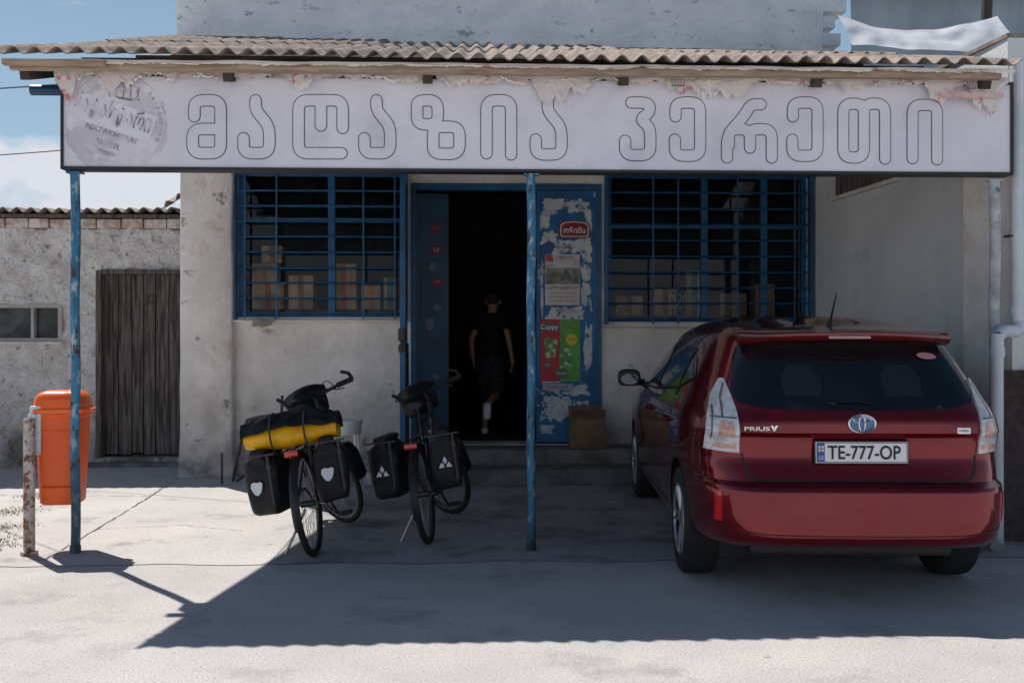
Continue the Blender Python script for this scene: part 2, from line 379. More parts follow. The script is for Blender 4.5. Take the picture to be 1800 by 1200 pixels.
for i in range(30):
    z=4.22*i/29; k=.018*max(0,1-z/.4)
    o=lambda s:.012*noise.noise(Vector((s,z*1.8,0)))+.006*noise.noise(Vector((s,z*7,3)))
    rgs.append([(-2.96-k+o(1),10.30,z),(-2.955-k+o(1),10.175-k+o(2),z),(-2.94-k+o(1),10.16-k+o(2),z),(-2.68,10.155-k+o(5),z),(-2.45+k+o(3),10.16-k+o(4),z),(-2.435+k+o(3),10.175-k+o(4),z),(-2.43+k+o(3),10.30,z)])
loft(b,rgs)
part(shop,'pillar',b,plaster,smooth=True,ang=50)
b=B(); box(b,-3.02,-2.92,10.621,15,0,5.7); box(b,3.6,3.7,10.621,15,0,5.7); box(b,-2.92,3.6,14.9,15,0,5.7); box(b,-2.92,3.6,10.621,14.9,3.5,3.6)
box(b,-3.1,3.8,10.2,15.1,5.701,5.78)
part(shop,'side_wall',b,plaster_up)
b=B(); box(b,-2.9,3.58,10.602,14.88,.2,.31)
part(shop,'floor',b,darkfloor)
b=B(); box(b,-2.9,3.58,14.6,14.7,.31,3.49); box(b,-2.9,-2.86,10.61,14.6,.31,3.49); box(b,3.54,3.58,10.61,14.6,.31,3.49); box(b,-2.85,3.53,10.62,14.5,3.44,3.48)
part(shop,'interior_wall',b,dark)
def window(X0,X1,Z0,Z1,mull,vbars,hstep,seed):
    b=B(); t=.05
    box(b,X0,X0+t,10.33,10.40,Z0,Z1); box(b,X1-t,X1,10.33,10.40,Z0,Z1)
    box(b,X0+t,X1-t,10.33,10.40,Z0,Z0+t); box(b,X0+t,X1-t,10.33,10.40,Z1-t,Z1)
    for m in mull: box(b,m-.035,m+.035,10.335,10.395,Z0+t,Z1-t)
    ms=[X0+t]+[q for m in mull for q in (m-.035,m+.035)]+[X1-t]
    for i in range(0,len(ms),2): box(b,ms[i],ms[i+1],10.34,10.39,Z0+.98,Z0+1.02)
    wn=part(shop,'window',b,blue)
    b=B(); rect(b,X0+t,X1-t,Z0+t,Z1-t,10.365); part(shop,'glass',b,glass,parent=wn)
    b=B(); z=Z0+.03; rnd=random.Random(seed)
    while z<Z1:
        dz=rnd.uniform(-.005,.005)
        tube(b,[(X0-.03,10.239,z),(X0*.5+X1*.5,10.236,z+dz),(X1+.03,10.239,z)],.010,4); z+=hstep*rnd.uniform(.97,1.03)
    for v in vbars: box(b,v-.008,v+.008,10.216,10.226,Z0-.02,Z1)
    for v in (X0-.015,X1+.015): box(b,v-.015,v+.015,10.22,10.30,Z0-.03,Z1)
    part(shop,'grille',b,blue,parent=wn)
    b=B(); box(b,X0-.04,X1+.04,10.19,10.33,Z0-.05,Z0-.032,bev=.004); part(shop,'sill',b,plaster,parent=wn)
window(*WL,[-1.46],[-2.32,-2.0,-1.12,-.80],.158,3)
window(*WR,[2.42,3.05],[1.86,2.12,2.74,3.34],.165,7)
b=B(); box(b,-.64,-.585,10.28,10.42,.31,3.0); box(b,1.27,1.33,10.28,10.42,.31,3.0); box(b,-.585,1.27,10.28,10.42,2.93,3.0); box(b,.56,.63,10.28,10.42,.31,2.93)
dfr=part(shop,'door_frame',b,blue)
M0=Matrix.Translation((-.26,10.42,0))@Matrix.Rotation(R(14),4,'Z')
b=B(); box(b,-.34,0,-.02,.02,.33,2.9); box(b,-.29,-.05,-.03,-.02,.45,1.3); box(b,-.29,-.05,-.03,-.02,1.45,2.8)
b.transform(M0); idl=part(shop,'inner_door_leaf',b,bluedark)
for x,z in ((-.14,2.32),(-.14,2.54),(-.13,1.98)):
    b=B(); disc(b,(x,z),.055,-.0335); s=nf(b); text(b,'ბმ',x,z,.04,-.035); sm(b,s,1); b.transform(M0); part(shop,'round_sticker',b,[stickm,paper],parent=idl)
dpm=M('dull_paper',(.22,.23,.25),(.12,.15,.2),scale=20,rough=.8)
for x,z,hw,hh in ((-.20,1.55,.05,.08),(-.12,1.72,.06,.03),(-.17,2.15,.04,.05),(-.14,1.0,.05,.04)):
    b=B(); pts=[(x+hw*math.cos(a/12*6.283)*random.uniform(.6,1.1),z+hh*math.sin(a/12*6.283)*random.uniform(.6,1.1)) for a in range(12)]; poly(b,pts,-.0335); b.transform(M0); part(shop,'sticker_remnant',b,dpm,parent=idl)
b=B(); box(b,-.70,-.668,9.72,10.215,.33,2.98); box(b,-.71,-.658,9.70,9.73,.33,2.98)
od=part(shop,'outer_door_leaf',b,blue)
b=B(); box(b,-.725,-.66,9.66,9.70,1.38,1.50,bev=.006); torus(b,.03,.007,12,6,Matrix.Translation((-.69,9.66,1.36))); box(b,-.72,-.67,9.62,9.68,1.27,1.345,bev=.008)
part(shop,'padlock',b,steel,parent=od)
b=B(); box(b,.66,1.265,10.285,10.325,.33,2.925)
leaf=part(shop,'door_leaf',b,bluedoor)
b=B()
for x0,x1,z0,z1 in ((.655,1.27,.33,.40),(.655,1.27,2.86,2.925),(.655,.69,.4,2.86),(1.235,1.27,.4,2.86)): box(b,x0,x1,10.27,10.286,z0,z1)
part(shop,'door_rail',b,bluedoor,parent=leaf)
tk=[0]
def torn(bm,cx,cz,hw,hh,y,n=40,rough=.35):
    pts=[]; sd=random.random()*50; tk[0]+=1
    for i in range(n):
        a=2*math.pi*i/n; c,s=math.cos(a),math.sin(a); k=1/max(abs(c),abs(s))
        k*=1-rough*(.5+1.2*noise.noise(Vector((c*2.2,s*2.2,sd)))+.5*random.random())
        pts.append((cx+c*hw*k,cz+s*hh*k))
    poly(bm,pts,y-tk[0]*4e-5)
b=B()
for cx,cz,hw,hh in ((.84,2.79,.15,.07),(1.08,2.77,.15,.09),(.79,2.45,.10,.08),(1.17,2.30,.07,.18),(1.0,2.35,.20,.09),(.93,1.66,.24,.10),(1.17,1.95,.07,.28),(.80,.98,.14,.05),(1.06,.86,.18,.07),(.86,.68,.21,.17),(1.12,.66,.10,.13),(1.19,1.3,.06,.32),(.74,2.6,.07,.10),(1.19,2.62,.05,.14),(.76,.46,.09,.06),(1.16,.46,.08,.12),(.71,1.9,.02,.35)):
    torn(b,cx,cz,hw,hh,10.283)
part(shop,'torn_paper',b,paper,parent=leaf)
Y1,Y2,Y3=10.2795,10.277,10.2745
b=B()
poly(b,[(.905,2.44),(1.195,2.44),(1.21,2.47),(1.21,2.575),(1.17,2.61),(1.05,2.625),(.93,2.61),(.89,2.575),(.89,2.47)],Y1-.001)
poly(b,[(.915,2.452),(1.185,2.452),(1.197,2.475),(1.197,2.57),(1.16,2.60),(1.05,2.612),(.94,2.60),(.903,2.57),(.903,2.475)],Y2); sm(b,1,1)
poly(b,[(.925,2.46),(1.175,2.46),(1.187,2.48),(1.187,2.565),(1.15,2.592),(1.05,2.602),(.95,2.592),(.913,2.565),(.913,2.48)],Y2-.0012); sm(b,2,0)
s=nf(b); text(b,'ონიმა',1.05,2.52,.065,Y3-.001,w=.23,font_bold=.02); sm(b,s,2)
part(shop,'badge_sign',b,[M('badge_dark_red',(.26,.015,.02),rough=.4),white,white],parent=leaf)
b=B(); rect(b,.745,1.105,1.745,2.27,Y1)
s=nf(b); rect(b,.75,1.10,1.96,2.13,Y2); sm(b,s,1)
s=nf(b); text(b,'ალფა',.95,2.23,.045,Y2,w=.16,font_bold=.02); text(b,'აგრო',.80,2.15,.028,Y2-.001,w=.09)
text(b,'აგროტექნიკა',.925,1.925,.042,Y2,w=.31,font_bold=.02)
for z in (1.87,1.83,1.79): text(b,'სათადარიგო ნაწილები',.925,z,.022,Y2,w=.27)
poly(b,[(.75,2.20),(.83,2.19),(.82,2.265),(.75,2.265)],Y2); sm(b,s,2)
s=nf(b); box(b,.93,1.0,Y3,Y2,2.02,2.08); disc(b,(.93,2.01),.024,Y3-.001,14); disc(b,(1.0,2.01),.024,Y3-.0012,14); rect(b,.94,.985,2.08,2.105,Y3); sm(b,s,3)
part(shop,'poster',b,[M('poster_white',(.60,.59,.60),(.50,.49,.50),rough=.7,scale=6),fieldp,M('poster_red_ink',(.42,.10,.10),rough=.7),greydark],parent=leaf,label='faded white poster with a tractor picture and red lettering')
b=B(); text(b,'არიშა',.95,1.70,.05,Y1,w=.2); part(shop,'door_lettering',b,greydark,parent=leaf)
b=B(); text(b,'იყიდება',.95,2.345,.04,Y1,w=.22); part(shop,'door_lettering',b,greydark,parent=leaf)
b=B(); rect(b,.667,.90,.955,1.60,Y1)
s=nf(b); rect(b,.90,1.11,.955,1.60,Y1); sm(b,s,1)
s=nf(b); rect(b,.69,.89,1.47,1.56,Y2); rect(b,.735,.80,1.09,1.17,Y3); rect(b,.855,.97,.99,1.09,Y3); sm(b,s,2)
s=nf(b); text(b,'Cappy',.79,1.513,.065,Y3,w=.18,font_bold=.01); text(b,'Cappy',.768,1.13,.02,Y3-.002,w=.055); text(b,'Cappy',.912,1.04,.035,Y3-.002,w=.10); sm(b,s,3)
s=nf(b); disc(b,(1.02,1.39),.06,Y2,24); sm(b,s,4)
s=nf(b); text(b,'ახალი',1.02,1.39,.025,Y3,w=.09); sm(b,s,2)
s=nf(b); torn(b,.80,1.30,.07,.13,Y2,18,.3); torn(b,.95,1.20,.08,.12,Y2,18,.3); sm(b,s,5)
s=nf(b); text(b,'ახალი გემო',1.0,1.555,.03,Y2,w=.17); text(b,'ახალი',1.0,1.51,.03,Y2,w=.15); sm(b,s,0)
part(shop,'drink_poster',b,[redp,greenp,greydark,white,yelp,M('print_leaf_white',(.55,.62,.5),(.08,.25,.06),rough=.5,scale=22,lo=.45,hi=.5)],parent=leaf,label='red and green drink poster on the door')
b=B(); rect(b,.72,1.04,.865,.935,Y1); s=nf(b); text(b,'533-1-1',.87,.90,.035,Y2,w=.22); sm(b,s,1)
part(shop,'price_label',b,[M('label_paper',(.42,.42,.45),(.30,.33,.38),rough=.8,scale=15),M('faded_red_ink',(.35,.12,.13),rough=.7)],parent=leaf)
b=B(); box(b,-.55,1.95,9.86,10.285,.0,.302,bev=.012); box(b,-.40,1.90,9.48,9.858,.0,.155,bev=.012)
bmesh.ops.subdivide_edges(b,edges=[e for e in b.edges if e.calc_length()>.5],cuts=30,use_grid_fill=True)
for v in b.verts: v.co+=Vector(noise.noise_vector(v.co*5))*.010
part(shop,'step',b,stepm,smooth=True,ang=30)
b=B(); bmesh.ops.create_grid(b,x_segments=8,y_segments=4,size=.5,matrix=Matrix.Translation((-2.12,10.15,1.57))@Matrix.Rotation(R(70),4,'X')@Matrix.Diagonal((.2,.09,1,1)))
for v in b.verts: v.co+=Vector(noise.noise_vector(v.co*14))*.02
single('rag',b,M('grey_rag',(.32,.28,.27),rough=.9),'small dirty rag hanging on the window sill','rag',(-2.12,10.15,1.53),smooth=True)

# ------------------------------------------------------------------ inside goods
tape=M('packing_tape',(.5,.30,.15),rough=.3)
def carton(x,y,z,sx,sy,sz,m,lab='cardboard carton stacked inside the shop window'):
    b=B(); box(b,x-sx/2,x+sx/2,y-sy/2,y+sy/2,z,z+sz,bev=.006); s=nf(b); box(b,x-.03,x+.03,y-sy/2-.004,y-sy/2,z+.01,z+sz-.005); sm(b,s,1)
    single('carton',b,[m,tape],lab,'box',(x,y,z),group='cartons inside the shop')
c1=M('orange_carton',(.72,.15,.04),(.5,.1,.03),rough=.8,scale=9); c2=M('tan_carton',(.55,.30,.10),(.4,.2,.07),rough=.8,scale=9); c3=M('brown_carton',(.42,.17,.10),(.3,.12,.07),rough=.8,scale=9); c4=M('teal_carton',(.05,.22,.28),rough=.8,scale=9)
b=B(); box(b,-2.35,-.76,10.48,10.86,1.66,1.70)
for x in (-2.3,-.8): box(b,x-.03,x+.03,10.66,10.72,.31,1.66)
single('shelf',b,wooddk2,'dark wooden shelf behind the barred window','shelf',(-1.7,10.7,.31))
for x,z,sx,sz,m in ((-2.14,1.702,.34,.28,c1),(-2.18,1.985,.26,.20,c2),(-1.80,1.702,.26,.36,c3),(-1.36,1.702,.28,.48,c1),(-1.07,1.702,.2,.26,c2),(-2.1,2.188,.22,.18,c3),(-.87,1.702,.14,.34,c4)): carton(x,10.60,z,sx,.22,sz,m)
b=B(); box(b,1.5,3.4,10.72,11.1,1.60,1.64)
for x in (1.55,3.35): box(b,x-.03,x+.03,10.9,10.96,.31,1.60)
single('shelf',b,wooddk2,'dark wooden shelf behind the barred window','shelf',(2.4,10.9,.31))
for x,sx,sz,m in ((1.7,.3,.22,c3),(2.1,.25,.3,card),(2.42,.2,.5,c4),(2.85,.3,.25,card),(3.2,.22,.35,c3)): carton(x,10.93,1.642,sx,.26,sz,m)
b=B(); text(b,'ღვინო',2.22,1.80,.2,10.355,w=.34); single('window_lettering',b,M('faded_letter',(.35,.38,.38),rough=.6),'pale painted lettering on the window glass','lettering',(2.22,10.355,1.75))

# ------------------------------------------------------------------ canopy
def corr(bm,x0,x1,y0,z0,y1,z1,per=.133,amp=.022,th=.008,ny=14,k=8):
    nx=int((x1-x0)/per*k)
    top=[];bot=[]
    for i in range(nx+1):
        x=x0+(x1-x0)*i/nx; ra=[];rb=[]
        for j in range(ny+1):
            t=j/ny; yj=y0+(y1-y0)*t-(.02*noise.noise(Vector((x*9,3,0))) if j==0 else 0)
            z=z0+(z1-z0)*t+amp*math.sin(2*math.pi*x/per)+.014*noise.noise(Vector((x*.8,yj,0)))
            ra.append(bm.verts.new((x,yj,z+th/2))); rb.append(bm.verts.new((x,yj,z-th/2)))
        top.append(ra);bot.append(rb)
    for i in range(nx):
        for j in range(ny):
            bm.faces.new((top[i][j],top[i+1][j],top[i+1][j+1],top[i][j+1]))
            bm.faces.new((bot[i][j],bot[i][j+1],bot[i+1][j+1],bot[i+1][j]))
        bm.faces.new((top[i][0],bot[i][0],bot[i+1][0],top[i+1][0]))
        bm.faces.new((top[i][ny],top[i+1][ny],bot[i+1][ny],bot[i][ny]))
    for i in (0,nx):
        for j in range(ny): bm.faces.new((top[i][j],top[i][j+1],bot[i][j+1],bot[i][j]))
can=thing('canopy','lean-to canopy of corrugated sheets on peeling blue posts','canopy',(.4,6.72,0))
b=B(); xs=[-2.98,-1.92,-.86,.20,1.26,2.32,3.60]
ZE=3.242
for i in range(6):
    o=.006*(i%2); bk=.65-.010*i
    corr(b,xs[i]-.06,xs[i+1]+.02,6.42-.04*random.random(),ZE+o,8.5,ZE+o+bk)
    corr(b,xs[i]-.06,xs[i+1]+.02,8.36,ZE+.012+o+bk*.935,10.26,ZE+.02+o+bk*1.85)
part(can,'roof',b,asb,smooth=True,ang=50)
b=B()
for x in (-2.9,-1.6,-.3,1.0,2.3,3.45):
    T=Matrix.Translation((x,6.56,3.13))@Matrix.Rotation(math.atan2(1.09,3.7),4,'X'); box(b,-.03,.03,0,3.78,-.03,.035,m=T)
for y,z in ((7.6,3.51),(8.8,3.86),(9.8,4.14)): box(b,-2.94,3.5,y,y+.05,z-.01,z+.02)
part(can,'rafter',b,wooddk2)
b=B(); box(b,-2.97,3.52,6.50,6.55,3.155,3.205)
box(b,-2.99,-2.35,6.44,6.49,3.170,3.205); part(can,'eave_board',b,woodlt)
b=B(); tube(b,[(-2.98,6.84,3.10),(3.6,6.84,3.10)],.035,10); part(can,'beam',b,bluedark,smooth=True)
for x,y,r,m,top in ((-2.645,6.735,.030,postm,2.535),(.392,6.70,.029,postm,2.535),(3.60,6.74,.036,postw,2.52)):
    b=B(); nn=24
    tube(b,[(x+.004*math.sin(i*.7),y,top*i/nn) for i in range(nn+1)],r,16)
    box(b,x-.05,x+.05,y-.035,y+.035,top-.012,top-.002)
    tube(b,[(x,y,0),(x,y,.05)],r+.006,14)
    part(can,'post',b,m,smooth=True)
# ------------------------------------------------------------------ sign
def ax(p):
    t=(p-113)/1660; return -2.707+6.387*(t+.0368*t*(t-1))
def az(p,q):
    t=(p-113)/1660; yt=133+17*t; yb=300+9*t; return 2.54+(yb-q)/(yb-yt)*.63
sign=thing('shop_sign','long white lightbox sign with outlined lettering on the canopy edge','sign',(.45,6.7,2.54))
b=B(); box(b,-2.695,3.668,6.665,6.775,2.556,3.158)
part(sign,'panel',b,signw)
b=B()
for x0,x1,z0,z1 in ((-2.71,3.685,2.54,2.558),(-2.71,3.685,3.156,3.172),(-2.71,-2.693,2.558,3.156),(3.667,3.685,2.558,3.156)): box(b,x0,x1,6.652,6.785,z0,z1)
part(sign,'frame',b,[blackf])
a_=lambda o,d=0:[[(452+o,180+d),(452+o,198+d),(476+o,224+d),(476+o,272+d),(431+o,272+d),(431+o,246+d)]]
i_=lambda o,dy:[[(855+o,272+dy),(855+o,180+dy),(898+o,180+dy),(898+o,274+dy)]]
e_=lambda o:[[(1185+o,208),(1185+o,184),(1228+o,184),(1228+o,276),(1184+o,276),(1184+o,248)]]
L=[[[(345,208),(345,180),(391,180),(391,272),(342,272),(342,230),(391,230)]],
 a_(0),
 [[(604,228),(604,180),(527,180),(527,272),(602,272)],[(566,182),(566,224)]],
 a_(211),
 [[(734,197),(734,180),(770,180),(770,222),(734,222),(734,197)],[(762,250),(762,226),(808,226),(808,273),(762,273),(762,250)]],
 i_(0,0),
 a_(510,2),
 [[(1108,184),(1140,184),(1140,202),(1122,213),(1141,226),(1141,275),(1097,275),(1097,250)]],
 e_(0),
 [[(1275,279),(1275,240),(1306,206),(1316,187),(1334,187)],[(1278,258),(1278,230),(1315,230),(1315,262)],[(1315,250),(1315,230),(1353,230),(1353,279)]],
 e_(205),
 [[(1478,230),(1478,186),(1514,186),(1514,279),(1478,279),(1478,230)],[(1514,215),(1514,186),(1551,186),(1551,281)]],
 i_(744,8)]
for lt in L:
    b1=B(); qs=[round2d([(ax(x),az(x,y)) for x,y in p],.062) for p in lt]
    for j,q in enumerate(qs): stroke(b1,q,.083,6.6640-.0004*j)
    s=nf(b1)
    for j,q in enumerate(qs): stroke(b1,q,.0705,6.6622-.0006*j)
    sm(b1,s,1); part(sign,'letter',b1,[greenl,signw2])
cx,cz=ax(208),az(208,218)
def ring(bm,cx,cz,r0,r1,y,a0=0,a1=360,n=60):
    for i in range(n):
        p=R(a0+(a1-a0)*i/n); q=R(a0+(a1-a0)*(i+1)/n)
        P=[(cx+r0*math.cos(p),cz+r0*math.sin(p)),(cx+r1*math.cos(p),cz+r1*math.sin(p)),(cx+r1*math.cos(q),cz+r1*math.sin(q)),(cx+r0*math.cos(q),cz+r0*math.sin(q))]
        if all(2.56<z<3.152 and x>-2.69 for x,z in P): poly(bm,P,y)
b=B(); pts=[]
for i in range(90):
    a=2*math.pi*i/90; r_=.335*(1+(.10*noise.noise(Vector((math.cos(a)*3,math.sin(a)*3,1))))+.05*noise.noise(Vector((math.cos(a)*9,math.sin(a)*9,1)))); pts.append((max(cx+r_*math.cos(a),-2.691),min(max(cz+r_*math.sin(a),2.560),3.153)))
poly(b,pts,6.6636)
s=nf(b); ring(b,cx,cz,.320,.325,6.6625,-40,220); ring(b,cx,cz,.262,.265,6.6625,22,155); ring(b,cx,cz,.262,.265,6.6625,205,330); sm(b,s,1)
T=R(18)
def band(bm,x,z,w_,h_,tilt,y):
    c,s_=math.cos(-tilt),math.sin(-tilt)
    poly(bm,[(x+dx*c-dz*s_,z+dx*s_+dz*c) for dx,dz in ((-w_,-h_),(w_,-h_),(w_,h_),(-w_,h_))],y)
s=nf(b); band(b,cx-.02,cz+.04,.275,.09,T,6.662); sm(b,s,3)
s=nf(b); text(b,'ნატახტარი',cx-.02,cz+.05,.165,6.660,w=.53,tilt=T,font_bold=.022); sm(b,s,2)
s=nf(b); text(b,'ნატახტარი',cx-.026,cz+.057,.165,6.6585,w=.53,tilt=T,font_bold=.004); sm(b,s,0)
s=nf(b)
text(b,'NATAKHTARI',cx-.03,cz-.075,.034,6.660,w=.34,tilt=T); text(b,'BEER',cx-.05,cz-.145,.036,6.660,w=.16,tilt=T); text(b,'ლუდი',cx-.065,cz-.205,.028,6.660,w=.12,tilt=T)
for i in range(10):
    a=R(40-i*7); text(b,'ნატურალური'[i],cx+.293*math.cos(a),cz+.293*math.sin(a),.024,6.660,tilt=R(90)-a)
kx,kz=cx+.05,cz+.205
stroke(b,[(kx-.09,kz-.015),(kx-.03,kz-.045),(kx+.05,kz-.058),(kx+.10,kz-.055)],.014,6.6605)
for dx,dz in ((-.10,.045),(-.05,.045),(0,.042),(.05,.03),(.10,.01)):
    stroke(b,[(kx+dx*.9,kz-.04),(kx+dx,kz+dz)],.007,6.6603); disc(b,(kx+dx,kz+dz+.008),.009,6.660,10)
    stroke(b,[(kx+dx,kz+dz),(kx+dx*.6+.02,kz-.01)],.005,6.6601)
sm(b,s,2)
part(sign,'beer_label',b,[paleprint,greyprint,greyfade,signw2],label='faded peeling round beer label with crown')
def flap(x0,x1,zt,depth,y,seed,mat,name='torn_banner',lab='torn remains of a vinyl banner under the eave',base=.55,amp=.75):
    b=B(); n=max(8,int((x1-x0)/.012)); m=6; rows=[]
    for i in range(n+1):
        u=i/n; x=x0+(x1-x0)*u; e=depth*(base+amp*noise.noise(Vector((x*5,seed,0)))+.35*noise.noise(Vector((x*16,seed,3)))+.25*noise.noise(Vector((x*50,seed,6))))
        e*=min(1,.35+3*min(u,1-u)) if x1-x0<2 else 1
        e=max(.010,e)
        rows.append([b.verts.new((x+.03*noise.noise(Vector((x*5,j*.5,seed)))*j/m,y-.004-.028*abs(noise.noise(Vector((x*5,j*.5,seed+5))))*(j/m)-.006*(j/m),zt-e*j/m+.008*noise.noise(Vector((x*3,0,seed))))) for j in range(m+1)])
    for i in range(n):
        for j in range(m): b.faces.new((rows[i][j],rows[i+1][j],rows[i+1][j+1],rows[i][j+1]))
    part(can,name,b,mat,smooth=True,ang=80,label=lab)
flap(-2.70,3.60,3.202,.075,6.64,1,vinylw,base=.75,amp=.5)
flap(-2.70,3.60,3.217,.030,6.485,2,vinylw,name='banner_hem',lab='pale vinyl hem nailed along the eave',base=.9,amp=.3)
for k,(p0,p1,dp) in enumerate(((105,235,.24),(215,330,.15),(340,470,.07),(470,560,.15),(580,660,.07),(660,745,.14),(770,860,.14),(860,940,.08),(930,1045,.26),(1060,1170,.08),(1165,1335,.26),(1330,1440,.08),(1440,1570,.15),(1560,1625,.08),(1615,1760,.29))):
    flap(ax(p0),ax(p1),3.198,dp,6.632-.006*(k%2),10+k,vinyl)
x0,x1=ax(1636),ax(1745)
b=B()
pts=[(x0,3.045),(x0+.1,3.05),(x0+.2,3.038),(x0+.33,3.05),(x1,3.042),(x1+.005,3.082),(x0+.3,3.079),(x0+.15,3.086),(x0,3.08)]; poly(b,pts,6.575); s=nf(b); text(b,'ლუდი ბერი',(x0+x1)/2,3.064,.024,6.573,w=.36,font_bold=.01); sm(b,s,1)
part(can,'banner_lettering',b,[pinkp,vinylw])
for px in (1185,1688):
    b=B(); kx,kz=ax(px),3.125
    stroke(b,[(kx-.04,kz-.018),(kx+.04,kz-.018)],.010,6.575)
    for dx in (-.045,-.022,0,.022,.045): stroke(b,[(kx+dx*.8,kz-.015),(kx+dx,kz+.018)],.005,6.5745); disc(b,(kx+dx,kz+.022),.006,6.574,8)
    part(can,'printed_crown',b,crownink)

# ------------------------------------------------------------------ neighbouring building, pipe
nb=thing('neighbour_building','neighbouring plastered building with a brown rough plinth','building',(3.8,6.9,0))
def prism(bm,pts,z0,z1):
    loft(bm,[[(x,y,z) for x,y in pts] for z in (z0,z1)])
b=B(); prism(b,[(3.78,6.9),(8,6.85),(8,12),(3.56,12),(3.56,10.29)],0,3.55); part(nb,'wall',b,plaster_side)
b=B(); prism(b,[(3.71,6.83),(8.05,6.78),(8.05,6.849),(3.782,6.895)],0,1.2); part(nb,'plinth',b,brownplinth)
b=B(); prism(b,[(3.66,7.3),(3.79,6.86),(3.84,6.86),(3.84,6.899),(3.74,7.3)],0,2.9); part(nb,'corner_pilaster',b,plaster)
def sidept(Y): return 3.56+(10.29-Y)/(10.29-6.9)*.22
b=B(); y0,y1=8.44,9.72
prism(b,[(sidept(y1)-.012,y1),(sidept(y0)-.012,y0),(sidept(y0)+.05,y0),(sidept(y1)+.05,y1)],2.80,3.15); part(nb,'vent_window',b,wooddark)
b=B(); prism(b,[(sidept(y1)-.05,y1+.05),(sidept(y0)-.05,y0-.05),(sidept(y0)+.05,y0-.05),(sidept(y1)+.05,y1+.05)],2.765,2.80); part(nb,'vent_sill',b,plaster)
b=B(); prism(b,[(3.77,6.89),(8.2,6.8),(8.2,12.2),(3.5,12.2),(3.5,10.3)],3.552,3.58); part(nb,'roof',b,asb)
b=B()
tube(b,smoothpath([(3.79,6.80,3.35),(3.79,6.79,1.62),(3.785,6.77,1.52),(3.74,6.72,1.475),(3.62,6.64,1.475),(3.55,6.60,1.44),(3.54,6.60,1.34),(3.54,6.60,.16),(3.525,6.57,.08),(3.49,6.50,.04)],5),.043,16)
for p,q in (((3.79,6.795,2.10),(3.79,6.795,2.16)),((3.79,6.795,1.60),(3.79,6.79,1.66)),((3.54,6.60,1.30),(3.54,6.60,1.37))): tube(b,[p,q],.050,16)
dp=single('drainpipe',b,pipew,'white plastic drainpipe with elbows on the building corner','pipe',(3.54,6.6,0),smooth=True)
b=B(); box(b,3.72,3.86,6.77,6.85,2.13,2.145); o=mk('pipe_clamp',b,steel); o.parent=dp; o.location=(-3.54,-6.6,0)
b=B()
n=48; V=[]
for j in range(n+1):
    x=3.66+2.08*j/n; V.append([b.verts.new((x,9.5+.05*noise.noise(Vector((x*1.5,z*1.2,0)))+(.02 if int(x/.52)%2 else 0),z)) for z in (3.7,4.0,4.3,4.6,4.74+.28*(x-3.66)/2)])
for j in range(n):
    for k in range(4): b.faces.new((V[j][k],V[j+1][k],V[j+1][k+1],V[j][k+1]))
single('metal_cladding',b,metalsheet,'grey sheet metal cladding above the neighbouring roof','cladding',(4.5,9.5,3.6),smooth=True)
b=B(); rows=[]
for i in range(61):
    u=i/60; col=[]
    for j in range(13):
        v=j/12; x=3.08+u*1.42; zt=4.15-.13*math.sin(u*3.0)+.05*u*u+.012*noise.noise(Vector((u*7,0,0))); zb=3.80-.08*u+.02*noise.noise(Vector((u*5,4,0)))
        z=zb+(zt-zb)*v; y=7.98+.36*v+.10*noise.noise(Vector((u*2.6+v*.8,v*.9,1)))+.025*noise.noise(Vector((u*9,v*3,4)))
        col.append(b.verts.new((x,y,z)))
    rows.append(col)
for i in range(60):
    for j in range(12): b.faces.new((rows[i][j],rows[i+1][j],rows[i+1][j+1],rows[i][j+1]))
single('loose_metal_sheet',b,tarp,'bent pale sheet lying loose on the roof','sheet',(3.8,8.2,3.78),smooth=True,ang=80)
b=B(); box(b,3.45,5.4,9.0,9.12,4.78,4.86); box(b,3.45,5.6,9.2,9.45,4.861,4.89); single('roof_board',b,wooddk2,'dark weathered roof board with broken edge','board',(4.2,9.0,4.6))
b=B(); tube(b,[(4.50,8.6,3.5),(4.56,8.6,5.6)],.045,12); tube(b,[(4.528,8.6,4.5),(4.53,8.6,4.56)],.055,12); single('chimney_pipe',b,steel,'dark metal stove pipe rising from the roof','pipe',(4.50,8.6,3.5),smooth=True)
# ------------------------------------------------------------------ outbuilding
ob=thing('outbuilding','low whitewashed rubble outbuilding with weathered plank door','building',(-4.2,11.1,0))
b=B(); holewall(b,-9,-3.02,0,2.60,[(-4.10,-3.12,.09,2.14),(-5.6,-4.50,1.36,1.77)],11.1,11.4,step=.04)
for v in b.verts:
    if v.co.y<11.12:
        d=.06*noise.noise(v.co*2.6)+.09*abs(noise.noise(v.co*5.5))+.04*noise.noise(v.co*13)
        v.co.y+=d-.015; v.co.x+=.01*noise.noise(v.co*8)
part(ob,'wall',b,rubble,smooth=True,ang=70)
b=B(); x=-9
while x<-3.05:
    w_=random.uniform(.22,.27); box(b,x,min(x+w_-.015,-3.03),11.05+random.uniform(-.01,.01),11.3,2.602,2.70+random.uniform(-.006,.006),bev=.006); x+=w_
part(ob,'brick_course',b,brickm)
b=B(); box(b,-9,-3.03,11.1,11.38,2.601,2.71); part(ob,'mortar',b,dark)
b=B(); corr(b,-9,-3.0,10.92,2.785,14,2.95,per=.15,amp=.026,ny=6); part(ob,'roof',b,asb,smooth=True,ang=50)
b=B(); box(b,-9,-3.03,11.02,11.09,2.71,2.75); part(ob,'purlin',b,wooddark)
b=B(); x=-4.06
while x<-3.17:
    w_=min(random.uniform(.12,.17),-3.16-x)
    if w_<.03: break
    box(b,x,x+w_-.012,11.155+random.uniform(0,.02),11.19,.11+random.uniform(0,.03),2.10); x+=w_
dd=part(ob,'door',b,wooddark)
b=B()
